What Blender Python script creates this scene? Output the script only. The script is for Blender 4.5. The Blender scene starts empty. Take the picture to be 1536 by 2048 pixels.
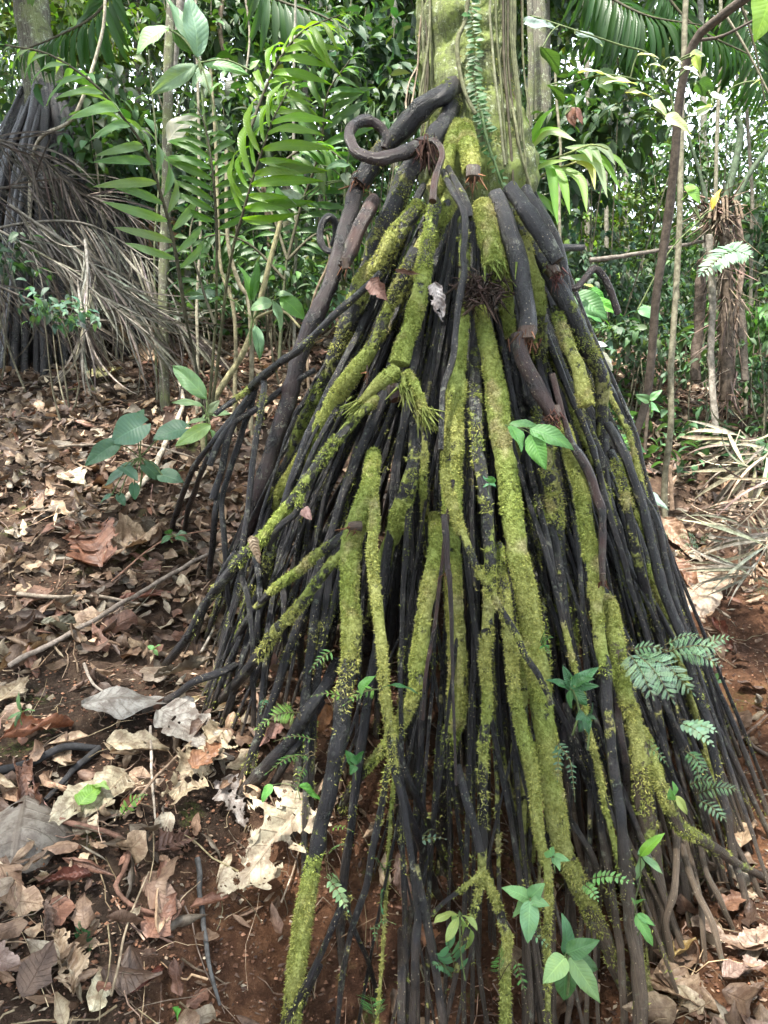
import bpy, math, random
import numpy as np
from mathutils import Vector
rng = np.random.default_rng(7)
random.seed(7)
sc = bpy.context.scene
COL = sc.collection
# ------------------------------------------------------------------ camera, sky, sun, exposure
F_PX, CXP, CYP = 1450.0, 768.0, 1024.0
PITCH = math.radians(-6.0)
CAM = np.array([0.0, 0.0, 1.6])
cd = bpy.data.cameras.new('camera'); cam = bpy.data.objects.new('camera', cd); COL.objects.link(cam)
cam.location = CAM; cam.rotation_euler = (math.radians(90) + PITCH, 0, 0)
cd.sensor_fit = 'VERTICAL'; cd.sensor_height = 24.0; cd.lens = 24.0 * F_PX / 2048.0
cd.clip_start = 0.05; cd.clip_end = 500
sc.camera = cam
SUN_EL, SUN_AZ = math.radians(66), math.radians(-150)      # azimuth from +Y towards +X
w = bpy.data.worlds.new('World'); sc.world = w; w.use_nodes = True
nt = w.node_tree; bg = nt.nodes['Background']
sky = nt.nodes.new('ShaderNodeTexSky'); sky.sky_type = 'NISHITA'; sky.sun_disc = False
sky.sun_elevation = SUN_EL; sky.sun_rotation = SUN_AZ; sky.dust_density = 4.0; sky.air_density = 1.0; sky.ozone_density = 1.5
ov = nt.nodes.new('ShaderNodeMix'); ov.data_type = 'RGBA'; ov.inputs[0].default_value = 0.6; ov.inputs[7].default_value = (8.2, 8.8, 9.3, 1)   # thin white overcast veil
nt.links.new(sky.outputs[0], ov.inputs[6]); nt.links.new(ov.outputs[2], bg.inputs[0]); bg.inputs[1].default_value = 0.15
ld = bpy.data.lights.new('sun', 'SUN'); ld.energy = 4.6; ld.angle = math.radians(2); ld.color = (1, 0.95, 0.86)
sun = bpy.data.objects.new('sun', ld); COL.objects.link(sun)
sd = Vector((math.sin(SUN_AZ) * math.cos(SUN_EL), math.cos(SUN_AZ) * math.cos(SUN_EL), math.sin(SUN_EL)))
sun.rotation_euler = sd.to_track_quat('Z', 'Y').to_euler()
sc.view_settings.view_transform = 'Standard'; sc.view_settings.look = 'None'
sc.view_settings.exposure = 2.15; sc.view_settings.gamma = 1.0
sc.render.engine = 'CYCLES'
cy = sc.cycles
cy.max_bounces = 6; cy.diffuse_bounces = 3; cy.glossy_bounces = 2; cy.transmission_bounces = 4; cy.transparent_max_bounces = 4
cy.caustics_reflective = False; cy.caustics_refractive = False
cy.use_adaptive_sampling = True; cy.adaptive_threshold = 0.02
cy.use_denoising = True
cy.sample_clamp_indirect = 6.0

# ------------------------------------------------------------------ pixel -> world helpers
cp, sp = math.cos(PITCH), math.sin(PITCH)
def ray(px, py):
    px = np.asarray(px, float); py = np.asarray(py, float)
    a = (px - CXP) / F_PX; b = (CYP - py) / F_PX
    return np.stack([a, cp - b * sp, sp + b * cp], -1)      # direction; y = forward
def P(px, py, Y):
    d = ray(px, py); return CAM + d * (np.asarray(Y, float) / d[..., 1])[..., None]
def proj(p):
    q = np.asarray(p) - CAM
    f = q[..., 1] * cp + q[..., 2] * sp; u = -q[..., 1] * sp + q[..., 2] * cp
    return CXP + F_PX * q[..., 0] / f, CYP - F_PX * u / f, f
def nrm(v):
    v = np.asarray(v, float); return v / (np.linalg.norm(v, axis=-1, keepdims=True) + 1e-12)

# ------------------------------------------------------------------ smooth value noise
class Noise:
    def __init__(s, seed, n=32):
        s.n = n; s.t = np.random.default_rng(seed).random((n, n, n)) * 2 - 1
    def __call__(s, p, sc_=1.0):
        p = np.asarray(p, float) * sc_; i = np.floor(p).astype(int); f = p - i; f = f * f * (3 - 2 * f); r = 0; n = s.n
        for dx in (0, 1):
            for dy in (0, 1):
                for dz in (0, 1):
                    wt = (f[..., 0] if dx else 1 - f[..., 0]) * (f[..., 1] if dy else 1 - f[..., 1]) * (f[..., 2] if dz else 1 - f[..., 2])
                    r = r + wt * s.t[(i[..., 0] + dx) % n, (i[..., 1] + dy) % n, (i[..., 2] + dz) % n]
        return r
N1, N2, N3 = Noise(1), Noise(2), Noise(3)

# ------------------------------------------------------------------ ground heights
gp = [(0,2048,1.25),(300,2048,1.35),(500,2048,1.5),(750,2048,1.68),(1000,2048,1.72),(1300,2048,1.62),(1536,2048,1.5),
 (1536,1900,1.72),(1350,1930,1.78),(1440,1800,1.9),(1500,1650,2.22),(1510,1400,2.75),(1450,1250,3.3),(1500,1000,4.3),(1400,850,5.3),
 (1500,750,6.8),(1300,690,8.5),(0,1700,1.6),(300,1700,1.7),(500,1700,1.85),(0,1400,2.1),(300,1400,2.2),(480,1380,2.35),
 (0,1100,2.8),(300,1100,2.95),(450,1080,3.0),(0,850,3.9),(300,850,4.0),(550,850,4.1),(0,700,5.2),(300,700,5.4),(600,690,5.6),
 (900,700,5.6),(0,620,7.2),(500,615,7.2),(600,1340,2.3),(620,1500,2.02),(750,1500,2.2),(620,1650,1.83),(750,1650,1.95),(750,1850,1.77),(900,1900,1.78),(1000,1720,2.15),(1000,1500,2.65),(1250,1720,2.35),(1250,1420,2.9),(-600,1400,2.1),(-600,850,4),(2200,1300,3.2),(2200,850,5.4)]
g3 = np.array([P(a, b, c) for a, b, c in gp])
extra = [(-3,.5,-.1),(0,.5,.03),(3,.5,-.1),(0,-3,-.2),(-6,-3,0),(6,-3,-.4),(-12,12,4.2),(-5,12,3.8),(0,12,3.6),(5,12,3.5),(12,12,3.6),
 (-16,25,8),(0,25,6.8),(16,25,6.2),(-30,50,14),(0,50,10),(30,50,8),(-40,0,6),(40,0,-6),(-40,80,14),(40,80,-4)]
g3 = np.vstack([g3, np.array(extra, float)])
def _U(r2): return 0.5 * r2 * np.log(r2 + 1e-9)
_n = len(g3); _d = ((g3[:, None, :2] - g3[None, :, :2]) ** 2).sum(-1)
_A = np.zeros((_n + 3, _n + 3)); _A[:_n, :_n] = _U(_d) + np.eye(_n) * 0.004; _A[:_n, _n] = 1; _A[:_n, _n+1:] = g3[:, :2]
_A[_n:, :_n] = _A[:_n, _n:].T
_w = np.linalg.solve(_A, np.concatenate([g3[:, 2], [0, 0, 0]]))
def H0(x, y):
    x = np.asarray(x, float); y = np.asarray(y, float); sh = x.shape; x = x.ravel(); y = y.ravel(); out = np.empty(len(x))
    for k in range(0, len(x), 20000):
        xs, ys = x[k:k+20000], y[k:k+20000]
        r2 = (xs[:, None] - g3[None, :, 0]) ** 2 + (ys[:, None] - g3[None, :, 1]) ** 2
        out[k:k+20000] = _U(r2) @ _w[:_n] + _w[_n] + _w[_n+1] * xs + _w[_n+2] * ys
    return out.reshape(sh)
def H(x, y):
    x = np.asarray(x, float); y = np.asarray(y, float)
    p = np.stack([x, y, np.zeros_like(x)], -1)
    return H0(x, y) + 0.035 * N1(p, 2.3) + 0.018 * N2(p, 6.1) + 0.009 * N3(p, 17.0) + 0.005 * N1(p + 9, 43.0)
def Gp(px, py):
    Y = np.concatenate([np.linspace(0.8, 4, 260), np.linspace(4.02, 14, 250)])
    q = P(np.full_like(Y, px), np.full_like(Y, py), Y); h = H(q[:, 0], q[:, 1]); k = np.argmax(q[:, 2] < h)
    if not (q[:, 2] < h).any(): k = 300
    return np.array([q[k, 0], q[k, 1], h[k]])
def gn(x, y, e=0.06):
    return nrm(np.stack([-(H0(x+e, y) - H0(x-e, y)) / (2*e), -(H0(x, y+e) - H0(x, y-e)) / (2*e), np.ones_like(np.asarray(x, float))], -1))

# ------------------------------------------------------------------ mesh builder
class MB:
    def __init__(s): s.V, s.Q, s.T, s.L, s.C, s.A, s.mq, s.mt, s.n = [], [], [], [], [], [], [], [], 0
    def add(s, V, Q=None, T=None, luv=None, col=None, a=None, mat=0):
        V = np.asarray(V, float).reshape(-1, 3); n = len(V)
        s.V.append(V); s.L.append(np.zeros((n, 3)) if luv is None else np.broadcast_to(luv, (n, 3)))
        s.C.append(np.broadcast_to(np.array((.5, .5, .5)) if col is None else col, (n, 3)))
        s.A.append(np.broadcast_to(np.zeros(3) if a is None else a, (n, 3)))
        if Q is not None and len(Q): s.Q.append(np.asarray(Q) + s.n); s.mq.append(np.full(len(Q), mat))
        if T is not None and len(T): s.T.append(np.asarray(T) + s.n); s.mt.append(np.full(len(T), mat))
        s.n += n; return s
    def merge(s, o):
        for V, L, C_, A in zip(o.V, o.L, o.C, o.A): pass
        for q, m in zip(o.Q, o.mq): s.Q.append(q + s.n); s.mq.append(m)
        for q, m in zip(o.T, o.mt): s.T.append(q + s.n); s.mt.append(m)
        s.V += o.V; s.L += o.L; s.C += o.C; s.A += o.A; s.n += o.n; return s
    def build(s, name, mats, parent=None, smooth=True, origin=None):
        V = np.vstack(s.V); me = bpy.data.meshes.new(name)
        Q = np.vstack(s.Q) if s.Q else np.zeros((0, 4), int); T = np.vstack(s.T) if s.T else np.zeros((0, 3), int)
        o = bpy.data.objects.new(name, me); COL.objects.link(o)
        off = np.zeros(3)
        if parent is not None: o.parent = parent; off = np.array(parent.location)
        elif origin is not None: off = np.asarray(origin, float); o.location = off
        V = V - off
        me.vertices.add(len(V)); me.vertices.foreach_set('co', V.astype(np.float32).ravel())
        me.loops.add(Q.size + T.size); me.loops.foreach_set('vertex_index', np.concatenate([Q.ravel(), T.ravel()]).astype(np.int32))
        me.polygons.add(len(Q) + len(T))
        me.polygons.foreach_set('loop_start', np.concatenate([np.arange(len(Q)) * 4, len(Q) * 4 + np.arange(len(T)) * 3]).astype(np.int32))
        me.polygons.foreach_set('material_index', np.concatenate(s.mq + s.mt).astype(np.int32))
        me.polygons.foreach_set('use_smooth', np.full(len(Q) + len(T), smooth))
        for nm, data in (('luv', s.L), ('col', s.C), ('att', s.A)):
            a = me.attributes.new(nm, 'FLOAT_VECTOR', 'POINT'); a.data.foreach_set('vector', np.vstack(data).astype(np.float32).ravel())
        for m in (mats if isinstance(mats, (list, tuple)) else [mats]): me.materials.append(m)
        me.update(calc_edges=True); me.validate()
        return o
def tag(o, label=None, cat=None, group=None, kind=None):
    if label: o['label'] = label
    if cat: o['category'] = cat
    if group: o['group'] = group
    if kind: o['kind'] = kind
    return o
def thing(name, loc, label, cat, group=None):
    o = bpy.data.objects.new(name, None); COL.objects.link(o); o.location = tuple(float(c) for c in loc); o.empty_display_size = 0.05
    return tag(o, label, cat, group)

# ------------------------------------------------------------------ shapes
def frames(T_, upv=None):
    n = len(T_); X = np.zeros((n, 3)); u = np.array([0, 0, 1.0]) if upv is None else upv
    if abs(T_[0] @ u) > 0.9: u = np.array([0, 1.0, 0])
    x = nrm(np.cross(u, T_[0])); 
    for i in range(n):
        x = nrm(x - T_[i] * (x @ T_[i])); X[i] = x
    return X, np.cross(T_, X)
def spline(pts, step):
    """Catmull-Rom through rows (first 3 columns are xyz) resampled at about `step` metres"""
    p = np.asarray(pts, float)
    if len(p) < 2: return p
    q = np.vstack([2 * p[0] - p[1], p, 2 * p[-1] - p[-2]]); out = []
    for i in range(1, len(q) - 2):
        a, b, c, d = q[i-1], q[i], q[i+1], q[i+2]; m = max(2, int(np.linalg.norm((c - b)[:3]) / step) + 1)
        t = np.linspace(0, 1, m, endpoint=False)[:, None]
        out.append(0.5 * (2*b + (c-a)*t + (2*a - 5*b + 4*c - d)*t*t + (3*b - a - 3*c + d)*t**3))
    return np.vstack(out + [q[-2][None]])
def tube(mb, path, rad, ns=8, mat=0, col=None, att=None, rough=0.0, seed=0, cap=True, flat=1.0):
    path = np.asarray(path, float); n = len(path); rad = np.broadcast_to(np.asarray(rad, float), (n,))
    T_ = nrm(np.gradient(path, axis=0)); X, Z = frames(T_); th = np.linspace(0, 2*np.pi, ns, endpoint=False)
    ring = X[:, None] * np.cos(th)[None, :, None] + Z[:, None] * np.sin(th)[None, :, None] * flat
    s = np.concatenate([[0], np.cumsum(np.linalg.norm(np.diff(path, axis=0), axis=1))])
    rr = rad[:, None] * np.ones((1, ns))
    if rough: rr = rr * (1 + rough * N1(path[:, None] * 1.0 + ring * rad[:, None, None] * 1.0 + seed, 28.0) + rough * 0.7 * N2(np.stack([np.repeat(s[:, None], ns, 1) * 9, np.cos(th)[None] * 2.2 + 0 * rr, np.sin(th)[None] * 2.2 + seed + 0 * rr], -1)))
    V = path[:, None] + ring * rr[..., None]
    i = np.arange(n - 1)[:, None] * ns; j = np.arange(ns)[None]; k = (j + 1) % ns
    Q = np.stack([i + j, i + k, i + ns + k, i + ns + j], -1).reshape(-1, 4)
    luv = np.stack([np.repeat(s[:, None], ns, 1), np.repeat(np.cos(th)[None], n, 0) , np.repeat(np.sin(th)[None], n, 0)], -1).reshape(-1, 3)
    c = None if col is None else (np.repeat(np.asarray(col), ns, 0) if np.ndim(col) == 2 else col)
    a = None if att is None else (np.repeat(np.asarray(att), ns, 0) if np.ndim(att) == 2 else att)
    V = V.reshape(-1, 3)
    mb.add(V, Q, None, luv, c, a, mat)
    if cap:
        for e, o_ in ((0, 0), (n - 1, (n - 1) * ns)):
            cen = path[e] + T_[e] * (0.35 * rad[e] * (1 if e else -1))
            VV = np.vstack([V[o_:o_+ns], cen]); tri = [(q, (q+1) % ns, ns) if e else ((q+1) % ns, q, ns) for q in range(ns)]
            cc = c[o_] if (c is not None and np.ndim(c) == 2) else c; aa = a[o_] if (a is not None and np.ndim(a) == 2) else a
            mb.add(VV, None, tri, (s[e], 0, 0), cc, aa, mat)
    return V, ring, s
def prof(u, shape):
    if shape == 'lance': return np.sin(np.pi * np.clip(u, 0, 1) ** 0.8) ** 0.9
    if shape == 'ovate': return np.sin(np.pi * np.clip(u, 0, 1) ** 0.62) ** 0.85
    if shape == 'obov': return np.sin(np.pi * np.clip(u, 0, 1) ** 1.35) ** 0.85
    if shape == 'strap': return np.minimum(1, np.minimum(u * 9 + .15, ((1 - u) * 2.6) ** .8))
    if shape == 'oblong': return (1 - np.abs(2*u - 1) ** 3.2) ** 0.75 * np.where(u > .85, 1 - 0.25 * (u - .85) / .15, 1)
    return (1 - np.abs(2*u - 1) ** 2.2) ** 0.6
def leaf_t(nl=8, nw=4, shape='ovate', asp=0.4, fold=0.15, droop=0.6, roll=0.0, corr=0.0, ncorr=9, jag=0.0, twist=0.0, wav=0.0, seed=0, heart=0.0):
    """leaf of length 1 along +x, normal +z; returns V, Q, luv"""
    u = np.linspace(0, 1, nl + 1); v = np.linspace(-1, 1, nw + 1); U_, V_ = np.meshgrid(u, v, indexing='ij')
    r = np.random.default_rng(seed)
    wd = prof(np.clip(U_, .004, .996), shape) * asp * 0.5
    if jag: wd = wd * (1 + jag * N2(np.stack([U_ * 9 + seed, np.sign(V_) * 3, 0 * U_], -1), 1.3) * (np.abs(V_) > .5) + jag * .6 * N1(np.stack([U_ * 31, np.sign(V_), 0 * U_ + seed], -1)) * (np.abs(V_) > .9))
    xx = U_ - heart * np.abs(V_) ** 1.5 * (1 - U_) ** 3
    yy = V_ * wd; zz = fold * np.abs(yy)
    if roll:
        ph = roll * V_; yy = wd * np.sin(ph) / roll; zz = zz + wd * (1 - np.cos(ph)) / abs(roll) * np.sign(roll)
    if corr: zz = zz + corr * np.sin(2*np.pi * (ncorr * U_ - 1.6 * np.abs(V_))) * np.minimum(1, wd / (asp * .2)) * (1 - .5 * (V_ == 0))
    if wav: zz = zz + wav * np.abs(V_) * np.sin(U_ * 11 + V_ * 2 + seed) * wd / (asp * .5) + wav * N1(np.stack([U_ * 3, V_ * 2, 0 * U_ + seed], -1))
    if twist: a = twist * U_; yy, zz = yy * np.cos(a) - zz * np.sin(a), yy * np.sin(a) + zz * np.cos(a)
    if droop: th = droop * xx; xn = np.sin(th) / droop + zz * np.sin(th); zn = -(1 - np.cos(th)) / droop + zz * np.cos(th)
    else: xn, zn = xx, zz
    V = np.stack([xn, yy, zn], -1).reshape(-1, 3)
    i = np.arange(nl)[:, None] * (nw + 1); j = np.arange(nw)[None]
    Q = np.stack([i + j, i + nw + 1 + j, i + nw + 2 + j, i + j + 1], -1).reshape(-1, 4)
    luv = np.stack([U_, V_, 0 * U_], -1).reshape(-1, 3)
    return V, Q, luv
def frame(d, up):
    """columns x=d (leaf axis), z close to up"""
    d = nrm(d); up = np.broadcast_to(np.asarray(up, float), d.shape); y = nrm(np.cross(up, d)); z = np.cross(d, y)
    return np.stack([d, y, z], -1)
def inst(mb, tm, pos, d, up, size, col, mat=0, wscale=None):
    V, Q, L = tm; pos = np.atleast_2d(pos); m = len(pos); d = np.broadcast_to(d, (m, 3)); up = np.broadcast_to(up, (m, 3))
    R = frame(d, up); size = np.broadcast_to(np.asarray(size, float), (m,)); VV = V
    if wscale is not None:
        s3 = np.stack([size, size * wscale, size], -1)
        W = np.einsum('mij,mnj->mni', R, VV[None] * s3[:, None]) + pos[:, None]
    else: W = np.einsum('mij,nj->mni', R, VV) * size[:, None, None] + pos[:, None]
    n = len(V); QQ = (Q[None] + (np.arange(m) * n)[:, None, None]).reshape(-1, 4)
    col = np.broadcast_to(col, (m, 3)); rn = rng.random(m)
    LL = np.broadcast_to(L, (m, n, 3)).copy(); LL[..., 2] = rn[:, None]
    mb.add(W.reshape(-1, 3), QQ, None, LL.reshape(-1, 3), np.repeat(col, n, 0), None, mat)
def jit(c, n, s=0.25, hs=0.06):
    c = np.asarray(c, float); k = np.exp(rng.normal(0, s, (n, 1))); return np.clip(c * k * (1 + rng.normal(0, hs, (n, 3))), 0.004, .9)

# ------------------------------------------------------------------ materials
class NT:
    def __init__(s, name):
        s.m = bpy.data.materials.new(name); s.m.use_nodes = True; s.t = s.m.node_tree; s.t.nodes.clear(); s.out = s.n('OutputMaterial')
    def n(s, ty, **kw):
        x = s.t.nodes.new('ShaderNode' + ty)
        for k, v in kw.items():
            if k.startswith('i_'):
                key = k[2:]; key = int(key) if key.isdigit() else key.replace('_', ' ')
                if hasattr(v, 'is_linked') or hasattr(v, 'links'): s.t.links.new(v, x.inputs[key])
                else: x.inputs[key].default_value = v
            else: setattr(x, k, v)
        return x
    def l(s, a, b): s.t.links.new(a, b)
    def attr(s, nm): return s.n('Attribute', attribute_name=nm)
    def noise(s, vec, sc_, det=3.0, rough=0.6): return s.n('TexNoise', i_Vector=vec, i_Scale=sc_, i_Detail=det, i_Roughness=rough).outputs[0]
    def math(s, op, a, b=0.0, c=0.0, clamp=False):
        x = s.n('Math', operation=op, use_clamp=clamp)
        for i, v in enumerate((a, b, c)):
            if hasattr(v, 'links'): s.l(v, x.inputs[i])
            else: x.inputs[i].default_value = v
        return x.outputs[0]
    def mix(s, f, a, b, bt='MIX'):
        x = s.n('Mix', data_type='RGBA', blend_type=bt)
        for i, v in ((0, f), (6, a), (7, b)):
            if hasattr(v, 'links'): s.l(v, x.inputs[i])
            else: x.inputs[i].default_value = v if i == 0 else (tuple(v) + (1,) if len(v) == 3 else v)
        return x.outputs[2]
    def ss(s, x, lo, hi):
        return s.n('MapRange', interpolation_type='SMOOTHSTEP', i_Value=x, i_1=lo, i_2=hi).outputs[0]
    def bump(s, h, st, d=0.01): return s.n('Bump', i_Height=h, i_Strength=st, i_Distance=d).outputs[0]
    def pos(s): return s.n('NewGeometry').outputs[0]
    def sep(s, v): return s.n('SeparateXYZ', i_0=v).outputs
    def comb(s, x, y, z):
        c = s.n('CombineXYZ')
        for i, v in enumerate((x, y, z)):
            if hasattr(v, 'links'): s.l(v, c.inputs[i])
            else: c.inputs[i].default_value = v
        return c.outputs[0]

def mat_leaf(name, trans=0.35, rough=0.5, nv=11, vein=0.35, spots=0.3, spec=0.5, bump=0.25, tcol=(1.25, 1.25, .45)):
    m = NT(name); c = m.attr('col').outputs['Vector']; L = m.attr('luv'); u, v, r = m.sep(L.outputs['Vector'])
    av = m.math('ABSOLUTE', v)
    mid = m.ss(av, 0.09, 0.02)
    ph = m.math('FRACT', m.math('SUBTRACT', m.math('MULTIPLY', u, nv), m.math('MULTIPLY', av, 1.9)))
    sv = m.ss(m.math('ABSOLUTE', m.math('SUBTRACT', ph, .5)), 0.10, 0.0)
    vv = m.math('MAXIMUM', mid, m.math('MULTIPLY', sv, .6))
    p = m.pos(); ns = m.noise(p, 45, 4)
    base = m.mix(m.math('MULTIPLY', vv, vein), c, m.mix(1.0, c, (1.9, 1.8, 1.7), 'MULTIPLY'))
    base = m.mix(m.math('MULTIPLY', m.ss(ns, .45, .75), spots), base, m.mix(1.0, base, (1.5, 1.25, .7), 'MULTIPLY'))
    base = m.mix(m.math('MULTIPLY', m.ss(m.noise(p, 160, 2), .66, .74), spots * 1.2, clamp=True), base, (.10, .07, .035))
    bn = m.bump(m.math('ADD', m.math('MULTIPLY', vv, -1), m.math('MULTIPLY', m.math('ABSOLUTE', m.math('SUBTRACT', ph, .5)), 1.2)), bump, .004)
    pr = m.n('BsdfPrincipled', i_Base_Color=base, i_Roughness=rough, i_Normal=bn); pr.inputs['Specular IOR Level'].default_value = spec
    tr = m.n('BsdfTranslucent', i_Color=m.mix(1.0, base, tcol, 'MULTIPLY'), i_Normal=bn)
    mx = m.n('MixShader', i_0=trans); m.l(pr.outputs[0], mx.inputs[1]); m.l(tr.outputs[0], mx.inputs[2]); m.l(mx.outputs[0], m.out.inputs[0])
    return m.m
def mat_dead(name):
    m = NT(name); c = m.attr('col').outputs['Vector']; u, v, r = m.sep(m.attr('luv').outputs['Vector']); av = m.math('ABSOLUTE', v)
    mid = m.ss(av, 0.07, 0.02); ph = m.math('FRACT', m.math('SUBTRACT', m.math('MULTIPLY', u, 10), m.math('MULTIPLY', av, 1.7)))
    sv = m.ss(m.math('ABSOLUTE', m.math('SUBTRACT', ph, .5)), 0.09, 0.0); vv = m.math('MAXIMUM', mid, m.math('MULTIPLY', sv, .7))
    p = m.pos(); n1 = m.noise(p, 28, 5, .7); n2 = m.noise(p, 130, 3)
    base = m.mix(m.ss(n1, .38, .62), m.mix(1.0, c, (.55, .47, .42), 'MULTIPLY'), m.mix(1.0, c, (1.2, 1.18, 1.12), 'MULTIPLY'))
    base = m.mix(m.math('MULTIPLY', m.ss(n2, .55, .72), .55), base, m.mix(1.0, c, (.35, .25, .2), 'MULTIPLY'))
    base = m.mix(m.math('MULTIPLY', vv, .5), base, m.mix(1.0, c, (.6, .5, .42), 'MULTIPLY'))
    h = m.math('ADD', m.math('MULTIPLY', vv, .8), m.math('MULTIPLY', n2, .6))
    bn = m.bump(h, .55, .004)
    pr = m.n('BsdfPrincipled', i_Base_Color=base, i_Roughness=.52, i_Normal=bn); pr.inputs['Specular IOR Level'].default_value = .45
    tr = m.n('BsdfTranslucent', i_Color=m.mix(1.0, base, (1.2, .9, .55), 'MULTIPLY'))
    mx = m.n('MixShader', i_0=.12); m.l(pr.outputs[0], mx.inputs[1]); m.l(tr.outputs[0], mx.inputs[2]); m.l(mx.outputs[0], m.out.inputs[0])
    return m.m
def moss_col(m, p):
    n = m.noise(p, 3.2, 2); n2 = m.noise(p, 90, 3, .7)
    c = m.mix(m.ss(n, .38, .62), (.47, .49, .19), (.34, .42, .13))
    c = m.mix(m.ss(m.noise(p, 9, 2), .55, .7), c, (.50, .47, .26))
    return m.mix(m.ss(n2, .35, .7), m.mix(1.0, c, (.5, .5, .4), 'MULTIPLY'), c)
def mat_moss():
    m = NT('moss'); p = m.pos(); c = moss_col(m, p); r = m.sep(m.attr('luv').outputs['Vector'])[2]
    c = m.mix(1.0, c, m.mix(r, (.6, .65, .5), (1.35, 1.25, 1.1)), 'MULTIPLY')
    pr = m.n('BsdfPrincipled', i_Base_Color=c, i_Roughness=.8); tr = m.n('BsdfTranslucent', i_Color=c)
    pr.inputs['Specular IOR Level'].default_value = .2
    mx = m.n('MixShader', i_0=.3); m.l(pr.outputs[0], mx.inputs[1]); m.l(tr.outputs[0], mx.inputs[2]); m.l(mx.outputs[0], m.out.inputs[0]); return m.m
def mat_root():
    """att = (moss cover, tan amount, reddish amount); luv = (metres along, cos, sin)"""
    m = NT('black_root'); p = m.pos(); mo, ta, re = m.sep(m.attr('att').outputs['Vector']); s, cx, sx = m.sep(m.attr('luv').outputs['Vector'])
    st = m.comb(m.math('MULTIPLY', s, 9), m.math('MULTIPLY', cx, 5), m.math('MULTIPLY', sx, 5))
    n1 = m.noise(p, 14, 4); nf = m.noise(p, 170, 3, .7); ns = m.noise(st, 2.6, 4, .7)
    c = m.mix(m.ss(n1, .35, .7), (.002, .002, .003), (.0075, .007, .010))
    c = m.mix(m.math('MULTIPLY', m.ss(ns, .52, .72), .5), c, (.034, .031, .036))
    c = m.mix(m.math('MULTIPLY', re, m.ss(n1, .3, .6)), c, (.040, .016, .012))
    tb = m.mix(m.ss(ns, .35, .7), (.055, .037, .025), (.20, .15, .105))
    c = m.mix(m.math('MULTIPLY', ta, m.ss(m.math('ADD', m.noise(p, 22, 4), m.math('MULTIPLY', ta, .35)), .42, .62)), c, tb)
    lich = m.math('MULTIPLY', m.ss(m.noise(p, 60, 4, .75), .60, .68), m.math('ADD', .22, mo), clamp=True)
    c = m.mix(lich, c, (.17, .21, .15))
    vo = m.n('TexVoronoi', i_Vector=p, i_Scale=95.0); c = m.mix(m.math('MULTIPLY', m.ss(vo.outputs['Distance'], .16, .10), m.ss(m.noise(p, 12, 1), .42, .55)), c, (.36, .31, .21))
    brn = m.math('MULTIPLY', m.ss(m.noise(p, 9, 4, .7), .54, .66), m.ss(nf, .35, .6)); c = m.mix(m.math('MULTIPLY', brn, .55), c, (.038, .029, .024))
    gl = m.math('MULTIPLY', m.ss(m.noise(p, 36, 5, .8), .55, .62), m.ss(m.noise(p, 5, 2), .5, .62)); c = m.mix(m.math('MULTIPLY', gl, .75), c, (.15, .16, .125))
    mo = m.math('ADD', mo, m.math('MULTIPLY', m.math('MULTIPLY', m.math('SUBTRACT', m.noise(p, 9, 2), .5), 1.1), m.ss(mo, 0, .4)))
    mf = m.ss(m.math('ADD', m.math('MULTIPLY', m.math('SUBTRACT', m.noise(p, 24, 5, .75), .5), 2.0), m.math('MULTIPLY', mo, .86)), .42, .60)
    c = m.mix(mf, c, m.mix(1.0, moss_col(m, p), (.8, .8, .75), 'MULTIPLY'))
    h = m.math('ADD', m.math('MULTIPLY', ns, .5), m.math('ADD', m.math('MULTIPLY', nf, .4), m.math('MULTIPLY', m.math('MULTIPLY', mf, nf), 1.6)))
    bn = m.bump(h, .9, .009)
    ro = m.math('ADD', m.math('MULTIPLY', n1, .28), m.math('ADD', .16, m.math('MULTIPLY', m.math('MAXIMUM', mf, m.math('MULTIPLY', ta, .7)), .45)))
    pr = m.n('BsdfPrincipled', i_Base_Color=c, i_Roughness=ro, i_Normal=bn)
    m.l(m.math('SUBTRACT', .42, m.math('MULTIPLY', mf, .34)), pr.inputs['Specular IOR Level'])
    m.l(pr.outputs[0], m.out.inputs[0]); return m.m
def mat_bark(name, a, b, c3=(.33, .37, .26), mossy=.4, strip=1.0):
    m = NT(name); p = m.pos(); s, cx, sx = m.sep(m.attr('luv').outputs['Vector'])
    st = m.comb(m.math('MULTIPLY', s, 2.2), m.math('MULTIPLY', cx, 6), m.math('MULTIPLY', sx, 6))
    ns = m.noise(st, 2.5 * strip, 5, .7); n1 = m.noise(p, 7, 4); nf = m.noise(p, 75, 4, .75)
    c = m.mix(m.ss(ns, .35, .65), a, b)
    c = m.mix(m.math('MULTIPLY', m.ss(m.noise(p, 34, 5, .85), .555, .60), .8), c, c3)
    c = m.mix(m.math('MULTIPLY', m.ss(m.math('ADD', m.math('MULTIPLY', nf, .4), n1), .60, .86), mossy * 2, clamp=True), c, (.13, .165, .04))
    c = m.mix(m.math('MULTIPLY', m.ss(m.noise(p, 19, 3), .58, .7), .5), c, m.mix(1.0, a, (.4, .38, .36), 'MULTIPLY'))
    bn = m.bump(m.math('ADD', ns, nf), .75, .008)
    pr = m.n('BsdfPrincipled', i_Base_Color=c, i_Roughness=.82, i_Normal=bn); pr.inputs['Specular IOR Level'].default_value = .3
    m.l(pr.outputs[0], m.out.inputs[0]); return m.m
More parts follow.
